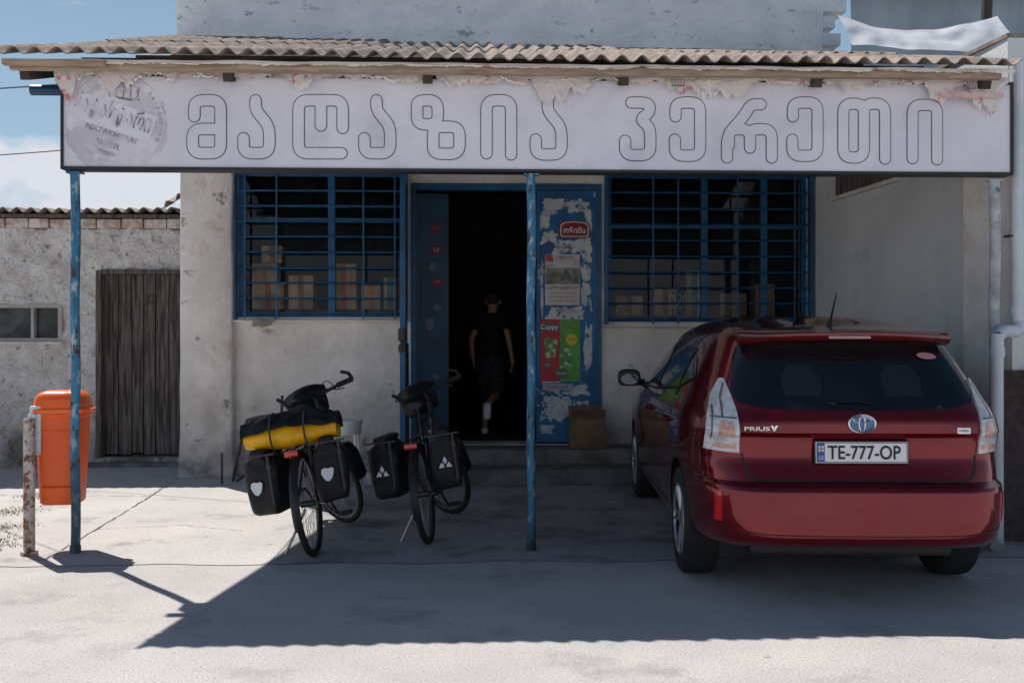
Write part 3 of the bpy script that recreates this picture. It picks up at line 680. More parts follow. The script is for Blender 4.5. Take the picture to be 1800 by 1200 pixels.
for x0,x1,z0,z1 in ((-4.115,-4.06,.09,2.14),(-3.17,-3.115,.09,2.14),(-4.06,-3.17,2.10,2.15)): box(b,x0,x1,11.03,11.2,z0,z1)
part(ob,'door_frame',b,wooddark,parent=dd)
b=B(); box(b,-3.24,-3.15,11.10,11.15,1.30,1.34); box(b,-3.235,-3.19,11.09,11.12,1.20,1.30,bev=.008); part(ob,'padlock',b,steel,parent=dd)
b=B(); torus(b,.045,.008,16,6,Matrix.Translation((-3.55,11.145,1.83))@Matrix.Rotation(R(90),4,'Z')); part(ob,'handle',b,steel,parent=dd)
b=B(); box(b,-4.2,-3.05,10.95,11.02,0,.05); part(ob,'threshold',b,stepm)
b=B()
for x0,x1,z0,z1 in ((-5.6,-4.50,1.36,1.40),(-5.6,-4.5,1.73,1.77),(-4.54,-4.50,1.4,1.73),(-4.83,-4.80,1.4,1.73)): box(b,x0,x1,11.08,11.17,z0,z1)
ww=part(ob,'window',b,tealp)
b=B(); rect(b,-5.6,-4.54,1.4,1.73,11.15); part(ob,'glass',b,glass,parent=ww)
b=B(); box(b,-5.6,-4.5,11.3,11.32,1.3,1.8); part(ob,'window_curtain',b,M('old_curtain',(.06,.07,.08),(.20,.20,.19),rough=.9,scale=5),parent=ww)
b=B(); box(b,-5.65,-4.47,11.01,11.14,1.33,1.36); part(ob,'sill',b,rubble,parent=ww)
b=B(); corr(b,-.2,.22,-.35,0,.35,.0,per=.14,amp=.024,ny=3)
b.transform(Matrix.Translation((-3.16,10.92,2.95))@Matrix.Rotation(R(-32),4,'Y')@Matrix.Rotation(R(14),4,'X'))
single('loose_roof_sheet',b,asb,'broken piece of corrugated roof sheet against the wall','roof sheet',(-3.16,10.9,2.85),smooth=True,ang=50)
b=B(); box(b,-9,-3.06,11.41,13.94,0,.05); box(b,-9.05,-9,11.1,14,0,2.75); box(b,-9,-3.03,13.95,14,0,2.88); part(ob,'back_wall',b,rubble)
for p,q in (((-9.5,14,4.95),(-2.75,6.9,3.16)),((-9.5,13,3.7),(-2.95,10.2,3.42))):
    b=B(); P=[Vector(p).lerp(Vector(q),t/12)-Vector((0,0,.12*math.sin(math.pi*t/12))) for t in range(13)]
    tube(b,P,.006,5); single('cable',b,blk,'thin black overhead cable','cable',q,group='overhead cables')

# ------------------------------------------------------------------ litter bin
bin_=thing('litter_bin','orange plastic litter bin with domed lid on a rusty post','litter bin',(-2.775,6.86,0),(0,0,R(6)))
b=B()
rings=[[(x,y,z) for x,y in roundrect(hw,hd,.045)] for z,hw,hd in ((.315,.115,.10),(.33,.128,.11),(.60,.14,.12),(.90,.153,.132),(.905,.160,.138),(.925,.160,.138))]
loft(b,rings)
for z in (.42,.80): box(b,-.10,.10,-.128-.01*(z-.3),-.11,z,z+.015)
body=part(bin_,'body',b,orange,world=False,smooth=True)
b=B()
rings=[[(x,y,z) for x,y in roundrect(hw,hd,.05)] for z,hw,hd in ((.928,.172,.150),(.955,.176,.153),(.965,.165,.143),(1.03,.155,.135),(1.06,.135,.118),(1.075,.10,.09))]
loft(b,rings); box(b,-.205,-.17,-.05,.05,.935,.955,bev=.006); box(b,.17,.205,-.05,.05,.935,.955,bev=.006)
part(bin_,'lid',b,orangel,world=False,smooth=True)
b=B(); box(b,-.09,.09,-.147,-.1445,.968,1.02); part(bin_,'mouth',b,orange,world=False)
b=B(); tube(b,[(-.165,-.165,z) for z in (0,.3,.6,.9)],.036,16); tube(b,[(-.165,-.165,0),(-.165,-.165,.03)],.055,16)
part(bin_,'post',b,rust,world=False,smooth=True)
b=B(); box(b,-.17,-.10,-.145,-.128,.66,.98,bev=.006); box(b,-.175,-.13,-.17,-.12,.90,.93); part(bin_,'bracket',b,pipew,world=False)

# ------------------------------------------------------------------ small items by the door
b=B(); x0,x1,y0,y1=.98,1.32,9.92,10.18
for q in ((x0,x1,y0,y0+.006),(x0,x1,y1-.006,y1),(x0,x0+.006,y0+.006,y1-.006),(x1-.006,x1,y0+.006,y1-.006)): box(b,q[0],q[1],q[2],q[3],.303,.60)
box(b,x0+.006,x1-.006,y0+.006,y1-.006,.303,.31)
box(b,0,.34,-.12,0,0,.005,m=Matrix.Translation((x0,y0,.60))@Matrix.Rotation(R(-50),4,'X'))
box(b,0,.34,0,.12,0,.005,m=Matrix.Translation((x0,y1,.60))@Matrix.Rotation(R(70),4,'X'))
single('cardboard_box',b,card,'open brown cardboard box on the concrete step','box',(1.15,10.05,.303))
b=B(); tube(b,smoothpath([(-2.35,9.85,0),(-2.33,9.85,.12),(-2.22,9.8,.55),(-2.16,9.78,.62),(-1.95,9.75,.66),(-1.85,9.74,.67)],4),.016,8); tube(b,[(-2.42,9.7,0),(-2.42,9.7,.30)],.012,8); tube(b,smoothpath([(-2.3,9.8,.02),(-2.0,9.72,.22),(-1.86,9.7,.26)],3),.016,8); tube(b,[(-1.88,9.72,.0),(-1.85,9.74,.85)],.014,8)
single('metal_rail',b,steel,'bent dark metal pipe rack against the wall','rail',(-2.35,9.85,0),smooth=True)
st=thing('stool','low white stool with round top beside the wall','stool',(-1.22,9.55,0))
b=B(); tube(b,[(-1.22,9.55,.60),(-1.22,9.55,.63)],.17,24); tube(b,[(-1.22,9.55,.5),(-1.22,9.55,.60)],.155,24); part(st,'seat',b,white,smooth=True)
for dx,dy in ((-.11,-.11),(.11,-.11),(-.11,.11),(.11,.11)):
    b=B(); tube(b,[(-1.22+dx*1.2,9.55+dy*1.2,0),(-1.22+dx,9.55+dy,.5)],.016,8); part(st,'leg',b,white,smooth=True)
b=B(); box(b,-1.02,-.82,9.3,9.5,.0,.22,bev=.01); s=nf(b); box(b,-1.0,-.84,9.295,9.2995,.05,.16); sm(b,s,1)
single('plastic_crate',b,[M('dull_white_plastic',(.5,.51,.52),rough=.6),M('crate_label',(.2,.22,.25),rough=.6)],'small white plastic box on the pavement','box',(-.92,9.4,0))
b=B(); tube(b,[(-.62,9.62,.0),(-.66,10.08,1.35)],.012,8); box(b,-.75,-.5,9.58,9.63,0,.06,bev=.01)
single('broom',b,[wooddk2],'wooden broom leaning beside the door','broom',(-.62,9.6,0),smooth=True)
b=B()
for i in range(1700):
    cx_,cy_=random.choice(((-3.3,6.9),(-3.5,7.6),(-3.75,8.3),(-3.9,9.1),(-3.35,7.1),(-3.6,7.2),(-4.5,8.5),(-3.45,6.7)))
    x=cx_+random.gauss(0,.10); y=cy_+random.gauss(0,.11); h=random.uniform(.008,.028); a=random.uniform(0,6.28); l=random.uniform(.01,.03)
    d=Vector((math.cos(a),math.sin(a),0)); n=Vector((-d.y,d.x,0))*.005
    p=Vector((x,y,.0))
    b.faces.new([b.verts.new(q) for q in (p+n,p-n,p+d*l+Vector((0,0,h)))])
single('grass',b,grassm,'sparse dry grass tufts',None,(-3.7,7.8,0),kind='stuff')

# ------------------------------------------------------------------ bicycles
def bike(loc,heading,lean,steer,variant,label):
    Mx=Matrix.Translation(loc)@Matrix.Rotation(-R(heading),4,'Z')@Matrix.Rotation(R(lean),4,'Y')
    root=thing('bicycle',label,'bicycle',mat=Mx,group='touring bicycles in front of the shop')
    WB=1.06; HR=.345
    P=lambda n,bm,m,par=None,ang=40: part(root,n,bm,m,world=False,smooth=True,parent=par,ang=ang)
    top=Vector((0,.84,.92)); bot=Vector((0,.905,.72)); axd=(top-bot).normalized()
    St=Matrix.Translation(bot)@Matrix.Rotation(R(steer),4,axd)@Matrix.Translation(-bot)
    for hub,T in ((Vector((0,0,HR)),Matrix()),(Vector((0,WB,HR)),St)):
        T2=T@Matrix.Translation(hub)
        b=B(); torus(b,.305,.011,56,8,T2,1.1); tube(b,[T2@Vector((-.045,0,0)),T2@Vector((.045,0,0))],.022,12)
        wl=P('wheel',b,rimm)
        b=B(); torus(b,.325,.022,64,10,T2); P('tyre',b,rubber,wl)
        b=B()
        for i in range(32):
            a=2*math.pi*i/32; c=a+(.35 if i%2 else -.35); sx=.03 if i%4<2 else -.03
            tube(b,[T2@Vector((sx,.03*math.cos(c),.03*math.sin(c))),T2@Vector((0,.30*math.cos(a),.30*math.sin(a)))],.0014,4)
        P('spokes',b,spokem,wl)
        b=B(); rows=[]
        for i in range(25):
            a=R(200-200*i/24) if hub.y<.1 else R(10+160*i/24)
            rr=.365; row=[]
            for j in range(5):
                t=(j-2)/2; row.append(b.verts.new(T2@Vector((t*.028,(rr-.012*t*t)*math.cos(a),(rr-.012*t*t)*math.sin(a)))))
            rows.append(row)
        for i in range(24):
            for j in range(4): b.faces.new((rows[i][j],rows[i+1][j],rows[i+1][j+1],rows[i][j+1]))
        P('mudguard',b,blk)
        b=B(); torus(b,.075,.003,24,6,T2@Matrix.Translation((-.04,0,0)),.4); P('brake_disc',b,spokem,wl)
    b=B(); bb=Vector((0,.46,.28)); st_=Vector((0,.33,.78)); hub=Vector((0,0,HR))
    tube(b,[bb,st_],.017,12); tube(b,[st_,Vector((0,.86,.86))],.017,12); tube(b,[bb,Vector((0,.89,.76))],.020,12); tube(b,[Vector((0,.905,.72)),Vector((0,.835,.935))],.022,12)
    for s_ in (-1,1):
        tube(b,[bb+Vector((s_*.03,-.04,0)),hub+Vector((s_*.065,0,0))],.010,8); tube(b,[st_+Vector((s_*.02,0,-.04)),hub+Vector((s_*.065,0,0))],.009,8)
    tube(b,[bb+Vector((-.035,0,0)),bb+Vector((.035,0,0))],.024,12)
    P('frame',b,framem)
    b=B()
    for s_ in (-1,1): tube(b,[St@Vector((s_*.05,.91,.70)),St@Vector((s_*.055,.96,.55)),St@Vector((s_*.055,WB,HR))],.012,8)
    tube(b,[St@Vector((-.05,.905,.71)),St@Vector((.05,.905,.71))],.016,8)
    P('fork',b,framem)
    b=B(); tube(b,[st_,Vector((0,.295,.93))],.014,10); P('seat_post',b,blk)
    b=B(); secs=[]
    for yy,w_ in ((.14,.05),(.16,.075),(.22,.078),(.28,.055),(.34,.030),(.40,.020),(.42,.010)):
        secs.append([(w_*math.cos(2*math.pi*t/12),yy,.955+.022*math.sin(2*math.pi*t/12)-.004*(yy-.14)/.28) for t in range(12)])
    loft(b,secs); P('saddle',b,blk)
    # water bottle on the down tube
    b=B(); p0=bb.lerp(Vector((0,.89,.76)),.30)+Vector((0,-.035,.045)); p1=bb.lerp(Vector((0,.89,.76)),.62)+Vector((0,-.035,.045)); tube(b,[p0,p1],.036,14); tube(b,[p1,p1+(p1-p0)*.15],.020,12); P('water_bottle',b,strapm)
    b=B()
    pts=[(-.28,.73,1.02),(-.18,.80,1.015),(-.06,.86,1.0),(.06,.86,1.0),(.18,.80,1.015),(.28,.73,1.02)]
    tube(b,[St@Vector(p) for p in smoothpath(pts,4)],.0125,10)
    tube(b,[St@Vector((0,.84,.92)),St@Vector((0,.835,.99)),St@Vector((0,.86,1.0))],.018,10)
    hd=P('handlebar',b,blk)
    for s_ in (-1,1):
        b=B(); tube(b,[St@Vector((s_*.19,.795,1.016)),St@Vector((s_*.29,.722,1.021))],.020,12)
        tube(b,[St@Vector((s_*.29,.722,1.02)),St@Vector((s_*.30,.76,1.07)),St@Vector((s_*.29,.83,1.095))],.014,8); P('grip',b,rubber,hd)
        b=B(); tube(b,[St@Vector((s_*.16,.83,1.005)),St@Vector((s_*.21,.85,.985)),St@Vector((s_*.26,.82,.975))],.006,6); P('brake_lever',b,spokem,hd)
    b=B()
    for s_ in (-1,1):
        tube(b,smoothpath([St@Vector((s_*.16,.83,1.0)),St@Vector((s_*.13,.97,1.02)),St@Vector((s_*.05,1.0,.85)),St@Vector((s_*.03,.93,.72))],5),.004,5)
        tube(b,smoothpath([St@Vector((s_*.18,.81,1.0)),St@Vector((s_*.20,.95,1.07)),St@Vector((s_*.08,1.05,.95)),St@Vector((s_*.02,.95,.78))],5),.004,5)
    P('cables',b,blk)
    b=B(); torus(b,.085,.004,32,6,Matrix.Translation(bb+Vector((.045,0,0))),.6)
    tube(b,[bb+Vector((.055,0,0)),bb+Vector((.075,.12,-.12))],.010,8); tube(b,[bb+Vector((-.055,0,0)),bb+Vector((-.075,-.12,.12))],.010,8); tube(b,[bb+Vector((-.07,0,0)),bb+Vector((.07,0,0))],.012,8)
    tube(b,[(.045,.46,.365),(.045,0,HR+.04)],.004,5); tube(b,[(.045,.46,.195),(.045,0,HR-.04)],.004,5)
    ck=P('crank',b,steel)
    for s_,dy,dz in ((1,.12,-.12),(-1,-.12,.12)):
        b=B(); c=bb+Vector((s_*.125,dy,dz)); box(b,c.x-.045,c.x+.045,c.y-.035,c.y+.035,c.z-.012,c.z+.012,bev=.004); P('pedal',b,blk,ck)
    b=B()
    for s_ in (-1,1):
        tube(b,[(s_*.06,-.22,.72),(s_*.06,.20,.72)],.006,6); tube(b,[(s_*.065,0,HR),(s_*.07,-.06,.72)],.006,6); tube(b,[(s_*.065,0,HR),(s_*.07,.08,.72)],.006,6)
    tube(b,[(-.06,-.22,.72),(.06,-.22,.72)],.006,6); tube(b,[(0,-.15,.725),(0,.2,.725)],.006,6); tube(b,[(.06,.20,.72),(.02,.34,.74)],.006,6)
    P('rack',b,blk)
    b=B(); box(b,-.045,.045,-.245,-.225,.685,.725,bev=.008); P('rear_light',b,lampr)
    tn=math.tan(R(-lean))
    b=B(); e=Vector((-.24,.02,.012-.24*tn)); tube(b,[(-.04,.10,.30),e],.009,8); tube(b,[e,e+Vector((-.03,0,-.002))],.013,8); P('kickstand',b,spokem)
    def bagobj(name,bm,m,lab,org,grp=None):
        bm.transform(Matrix.Translation(-Vector(org)))
        o=mk(name,bm,m,True,60); o.matrix_world=Mx@Matrix.Translation(org); o['label']=lab; o['category']='bag'
        if grp: o['group']=grp
        return o
    def pannier(cx,cy,z0,w_,l_,h_,logo,rot=0):
        b=B(); rg=[]
        for t,k,kk in ((0,.76,.66),(.02,.85,.78),(.05,.89,.84),(.12,.93,.90),(.2,.95,.94),(.3,.97,.96),(.4,.98,.99),(.5,1,1),(.6,1,1),(.68,.99,.97),(.76,.98,.90),(.82,.96,.70),(.87,.95,.46),(.90,.97,.35),(.94,1.0,.44),(.98,1.0,.44),(1.0,.97,.28)):
            rg.append([(x,y,z0+h_*t) for x,y in roundrect(w_/2*kk,l_/2*k,min(w_,l_)/2*.45*min(k,kk),5)])
        loft(b,rg)
        for v in b.verts:
            q=v.co*7+Vector((cx*9,0,cx*4)); n1=noise.noise(q); n2=noise.noise(q*2.3)
            v.co.x*=1+.09*n1+.05*n2; v.co.y+=.020*noise.noise(v.co*9+Vector((0,cx*5,0)))+.008*n2; v.co.z+=.012*n1
        T=Matrix.Translation((cx,cy,0))@Matrix.Rotation(R(rot),4,'Z')
        s=nf(b)
        for yq in (-.25,.25): box(b,-w_/2-.006,-w_/2+.004,yq*l_-.012,yq*l_+.012,z0+h_*.25,z0+h_*.8)
        box(b,-w_*.5,w_*.5,-l_/2-.010,-l_/2+.006,z0+h_*.90,z0+h_*.925); box(b,w_*.28,w_*.34,-l_/2-.014,-l_/2+.006,z0+h_*.15,z0+h_*.9); box(b,w_*.26,w_*.37,-l_/2-.018,-l_/2-.012,z0+h_*.70,z0+h_*.76); sm(b,s,1)
        s=nf(b); yy=-l_/2-.022; zc=z0+h_*.44
        if logo==1:
            H=[(.004,-.050),(.026,-.030),(.036,-.004),(.042,.024),(.030,.036),(.008,.032),(-.014,.038),(-.034,.030),(-.040,.006),(-.030,-.022),(-.016,-.044)]
            poly(b,[(x_-.02,zc+z_) for x_,z_ in H],yy)
        else:
            poly(b,[(-.016,zc+.018),(0,zc+.048),(.016,zc+.018),(0,zc-.005)],yy); poly(b,[(-.046,zc-.027),(-.007,zc-.027),(-.010,zc-.005),(-.026,zc+.008)],yy); poly(b,[(.046,zc-.027),(.007,zc-.027),(.010,zc-.005),(.026,zc+.008)],yy)
        sm(b,s,2)
        b.transform(T)
        bagobj('pannier',b,[bag,strapm,refl],'black roll-top pannier with pale emblem hanging on the bicycle rack',(cx,cy,z0),grp='black bicycle panniers')
    def front_pannier():
        b=B(); loft(b,[[(x+.17,y+WB-.02,.28+.30*t) for x,y in roundrect(.065*k,.13*k,.04*k)] for t,k in ((0,.8),(.1,1),(.7,1),(.9,.8),(1,.6))])
        for v in b.verts: v.co+=Vector(noise.noise_vector(v.co*9))*.012
        b.transform(St)
        bagobj('pannier',b,bag,'small black front pannier low on the fork',(.17,WB,.3),grp='black bicycle panniers')
    front_pannier()
    if variant==1:
        pannier(-.20,-.06,.34,.24,.31,.42,1,-10); pannier(.195,-.04,.36,.23,.31,.42,1,10)
        b=B(); secs=[]
        for i in range(25):
            t=i/24; x=-.31+.60*t; k=max(.6,math.sin(math.pi*min(max(t,.06),.94))**.22)
            secs.append([(x,-.06+.135*k*math.cos(2*math.pi*a/24)+.012*noise.noise(Vector((x*8,a*.5,0))),.820+.090*k*math.sin(2*math.pi*a/24)+.014*noise.noise(Vector((x*9,a*.4,3)))) for a in range(24)])
        loft(b,secs); o=Vector((0,-.06,.73))
        du=bagobj('duffel_bag',b,yellow,'yellow dry bag with black rain cover strapped across the bicycle rack',o)
        b=B(); secs=[]
        for i in range(41):
            t=i/40; x=-.325+.63*t; k=max(.7,math.sin(math.pi*min(max(t,.05),.95))**.2)
            lip=160+10*noise.noise(Vector((x*7,2,0)))+18*(abs(t-.5)*2)**2; ring_=[]
            for a in range(19):
                ang_=R(lip-(lip+20)*a/18)
                ring_.append(b.verts.new((x,-.06+.154*k*math.cos(ang_)+.010*noise.noise(Vector((x*14,a,1))),.838+.128*k*math.sin(ang_)+.026*noise.noise(Vector((x*9,a*.5,7))))))
            secs.append(ring_)
        for A,C in zip(secs[:-1],secs[1:]):
            for a in range(18): b.faces.new((A[a],A[a+1],C[a+1],C[a]))
        b.faces.new(secs[0]); b.faces.new(secs[-1][::-1])
        b.transform(Matrix.Translation(-o)); oc=mk('rain_cover',b,bag,True,60); oc.parent=du
        for x in (-.12,.1):
            b=B(); tube(b,[(x,-.06+.160*math.cos(2*math.pi*a/20),.832+.136*math.sin(2*math.pi*a/20)) for a in range(20)],.007,5,closed=True)
            b.transform(Matrix.Translation(-o)); oc=mk('strap',b,strapm,True); oc.parent=du
    else:
        pannier(-.195,-.04,.37,.23,.30,.42,2,-8); pannier(.19,-.04,.38,.23,.30,.41,2,8)
    b=B(); rg=[[(x,y+.96,z) for x,y in roundrect(hw,hd,.035)] for z,hw,hd in ((.86,.10,.07),(.88,.12,.09),(.95,.128,.098),(1.0,.13,.10),(1.04,.14,.105),(1.06,.135,.10),(1.085,.10,.07),(1.10,.05,.04))]
    loft(b,rg)
    for v in b.verts: v.co+=Vector(noise.noise_vector(v.co*11))*.014
    s=nf(b); box(b,-.142,.142,.86,1.07,1.015,1.03,bev=.004); sm(b,s,1); b.transform(St)
    bagobj('handlebar_bag',b,[bag,strapm],'black handlebar bag on the bicycle',(0,.96,.86))
    return root
bike((-1.035,6.60,0),2.2,-9,44,1,'black touring bicycle loaded with panniers and yellow duffel')
bike((-.30,6.95,0),5.8,-8,46,2,'black touring bicycle with two panniers on its kickstand')

# ------------------------------------------------------------------ car
car=thing('parked_car','dark red hatchback car parked nose-in under the canopy','car',(2.060,5.112,0),(0,0,-R(3.75)))
K=[(.31,.20,.16,4.48,.77,0,6.5),(.335,.27,.07,4.56,.835,0,6.5),(.375,.34,.026,4.60,.852,0,6.8),(.46,.45,.010,4.62,.862,0,7),(.56,.56,.004,4.62,.868,0,7),(.632,.635,.004,4.60,.871,0,7),(.652,.655,.014,4.59,.872,0,7),(.662,.67,.058,4.58,.873,0,7),(.672,.68,.098,4.57,.874,0,7.2),
(.72,.73,.118,4.52,.876,0,7.4),(.80,.80,.146,4.42,.876,0,7.4),(.88,.88,.140,4.24,.874,0,7.4),(.912,.915,.124,4.14,.872,0,7.2),(.932,.935,.108,4.08,.870,0,7.2),(.99,.99,.114,3.85,.860,0,6.8),(1.04,1.04,.138,3.6,.845,0,6.4),(1.09,1.09,.185,3.45,.824,0,6.2),(1.18,1.18,.255,3.25,.788,0,6),(1.28,1.28,.33,2.98,.742,0,5.8),(1.37,1.37,.405,2.74,.695,.012,5.6),
(1.440,1.440,.46,2.62,.648,.028,5.2),(1.474,1.474,.57,2.42,.565,.060,4.5),(1.491,1.491,.85,2.2,.39,.080,3.6),(1.496,1.496,1.35,1.8,.06,.081,3)]
def cr4(p0,p1,p2,p3,t): return .5*((2*p1)+(p2-p0)*t+(2*p0-5*p1+4*p2-p3)*t*t+(3*p1-p0-3*p2+p3)*t**3)
rg=[]; NP=120
for i in range(len(K)-1):
    k0=K[max(i-1,0)];k1=K[i];k2=K[i+1];k3=K[min(i+2,len(K)-1)]
    q=.05 if 5<=i<=8 or 11<=i<=13 else .7
    for s_ in range(4):
        t=s_/4; v=[cr4(a,b_,c,d,t)*q+(1-q)*(b_+(c-b_)*t) for a,b_,c,d in zip(k0,k1,k2,k3)]; rg.append(v)
rg.append(list(K[-1]))
def ringpts(v):
    zr,zf,yr,yf,w_,ar,n=v; L_=(yf-yr)/2; yc=(yf+yr)/2; out=[]
    for i in range(NP):
        t=2*math.pi*i/NP; c,s_=math.cos(t),math.sin(t)
        x=w_*math.copysign(abs(s_)**(2/n),s_); y=yc-L_*math.copysign(abs(c)**(2/n),c)
        u=(y-yr)/(yf-yr); u2=min(1,u*4) if zr>zf else u
        out.append((x,y,(zr+(zf-zr)*u2 if zr!=zf else zr)+ar*(1-(2*u-1)**2)))
    return out
b=B(); loft(b,[ringpts(v) for v in rg])
bmesh.ops.recalc_face_normals(b,faces=b.faces[:])
bv=BVHTree.FromBMesh(b)
body=mk('body',b,[red,blk],True,38)
cut=B()
for y in (.92,3.70):
    for s_ in (-1,1):
        bmesh.ops.create_cone(cut,cap_ends=True,segments=40,radius1=.372,radius2=.372,depth=.5,matrix=Matrix.Translation((s_*.86,y,.33))@Matrix.Rotation(R(90),4,'Y'))
for f in cut.faces: f.material_index=1
cutter=mk('cutter',cut,[red,blk])
md=body.modifiers.new('b','BOOLEAN'); md.operation='DIFFERENCE'; md.object=cutter; md.solver='EXACT'
dg=bpy.context.evaluated_depsgraph_get(); me=bpy.data.meshes.new_from_object(body.evaluated_get(dg)); body.modifiers.clear(); body.data=me
bpy.data.objects.remove(cutter)
body.parent=car
def resamp(P,n):
    P=[Vector(p) for p in P]; d=[0]
    for a,c in zip(P[:-1],P[1:]): d.append(d[-1]+(c-a).length)
    out=[]
    for i in range(n+1):
        s_=d[-1]*i/n
        for j in range(len(P)-1):
            if s_<=d[j+1]+1e-9:
                t=(s_-d[j])/max(d[j+1]-d[j],1e-9); out.append(P[j].lerp(P[j+1],t)); break
    return out
def proj(q,mode):
    if mode=='r': o=Vector((q[0],-1,q[1])); d=Vector((0,1,0))
    elif mode=='l': o=Vector((-2,q[0],q[1])); d=Vector((1,0,0))
    else: o=Vector((2,q[0],q[1])); d=Vector((-1,0,0))
    h=bv.ray_cast(o,d)
    if h[0] is None: return o+d*1.5,-d
    n=h[1]
    if n.dot(d)>0: n=-n
    return h[0],n
def patch(bm,A,C,mode,nu=24,nv=8,off=.004,skirt=True):
    A=resamp(A,nu);C=resamp(C,nu); G=[]
    for j in range(nv+1):
        G.append([proj(A[i].lerp(C[i],j/nv),mode) for i in range(nu+1)])
    V=[[bm.verts.new(p+n*off) for p,n in r] for r in G]
    for j in range(nv):
        for i in range(nu): bm.faces.new((V[j][i],V[j][i+1],V[j+1][i+1],V[j+1][i]))
    if skirt:
        loop=[(0,i) for i in range(nu+1)]+[(j,nu) for j in range(1,nv+1)]+[(nv,i) for i in range(nu-1,-1,-1)]+[(j,0) for j in range(nv-1,0,-1)]
        lo_=[bm.verts.new(G[j][i][0]-G[j][i][1]*.006) for j,i in loop]; n=len(loop)
        for k in range(n):
            j0,i0=loop[k]; j1,i1=loop[(k+1)%n]
            bm.faces.new((V[j0][i0],V[j1][i1],lo_[(k+1)%n],lo_[k]))
def strip(bm,P,wd,mode,off=.0025,n=40):
    Q=resamp(P,n); A=[];C=[]
    for i,p in enumerate(Q):
        d=(Q[min(i+1,n)]-Q[max(i-1,0)]).normalized(); nn=Vector((-d.y,d.x))*wd/2; A.append(p+nn); C.append(p-nn)
    patch(bm,A,C,mode,nu=n,nv=1,off=off,skirt=False)
CP=lambda n,bm,m,par=None,sm_=True,lab=None: part(car,n,bm,m,world=False,smooth=sm_,parent=par,label=lab)
mir=lambda P:P+[(-x,z) for x,z in P[::-1]]
b=B(); patch(b,mir([(-.660,1.135),(-.625,1.088),(-.5,1.062),(-.25,1.05)]),mir([(-.610,1.335),(-.580,1.388),(-.40,1.405),(-.2,1.411)]),'r',48,16,.004)
rwin=CP('rear_window',b,carglass)
b=B(); strip(b,[(-.17,1.085),(.0,1.09),(.06,1.078)],.009,'r',.012,12); tube(b,[proj((-.12,1.085),'r')[0]+Vector((0,-.02,0)),proj((-.16,1.09),'r')[0]],.010,8); CP('rear_wiper',b,blk,rwin)
tseat=M('tinted_seat',(.018,.022,.026),rough=.3)
for x in (-.28,.26):
    b=B(); patch(b,[(x-.10,1.12),(x-.11,1.22),(x-.06,1.29)],[(x+.10,1.12),(x+.11,1.22),(x+.06,1.29)],'r',14,8,.0055,skirt=False); CP('head_restraint',b,tseat,rwin)
b=B(); bmesh.ops.create_circle(b,cap_ends=True,segments=24,radius=1,matrix=Matrix.Diagonal((.055,.024,1,1)))
s=nf(b); tb=B(); text(tb,'CARPLUS',0,0,.011,0,w=.07)
for v in tb.verts: v.co=Vector((v.co.x,v.co.z,.0012))
me_=bpy.data.meshes.new('t'); tb.to_mesh(me_); tb.free(); b.from_mesh(me_); sm(b,s,1)
p,n=proj((.44,1.33),'r'); zax=n; xax=Vector((1,0,0)); xax=(xax-zax*xax.dot(zax)).normalized(); yax=zax.cross(xax)
Tn=Matrix.Translation(p+n*.012)@Matrix((xax,yax,zax)).transposed().to_4x4(); b.transform(Tn)
CP('oval_sticker',b,[white,M('sticker_pink',(.62,.30,.30),rough=.5)],rwin,False)
mirm=M('mirror',(.12,.13,.15),rough=.05,metal=1)
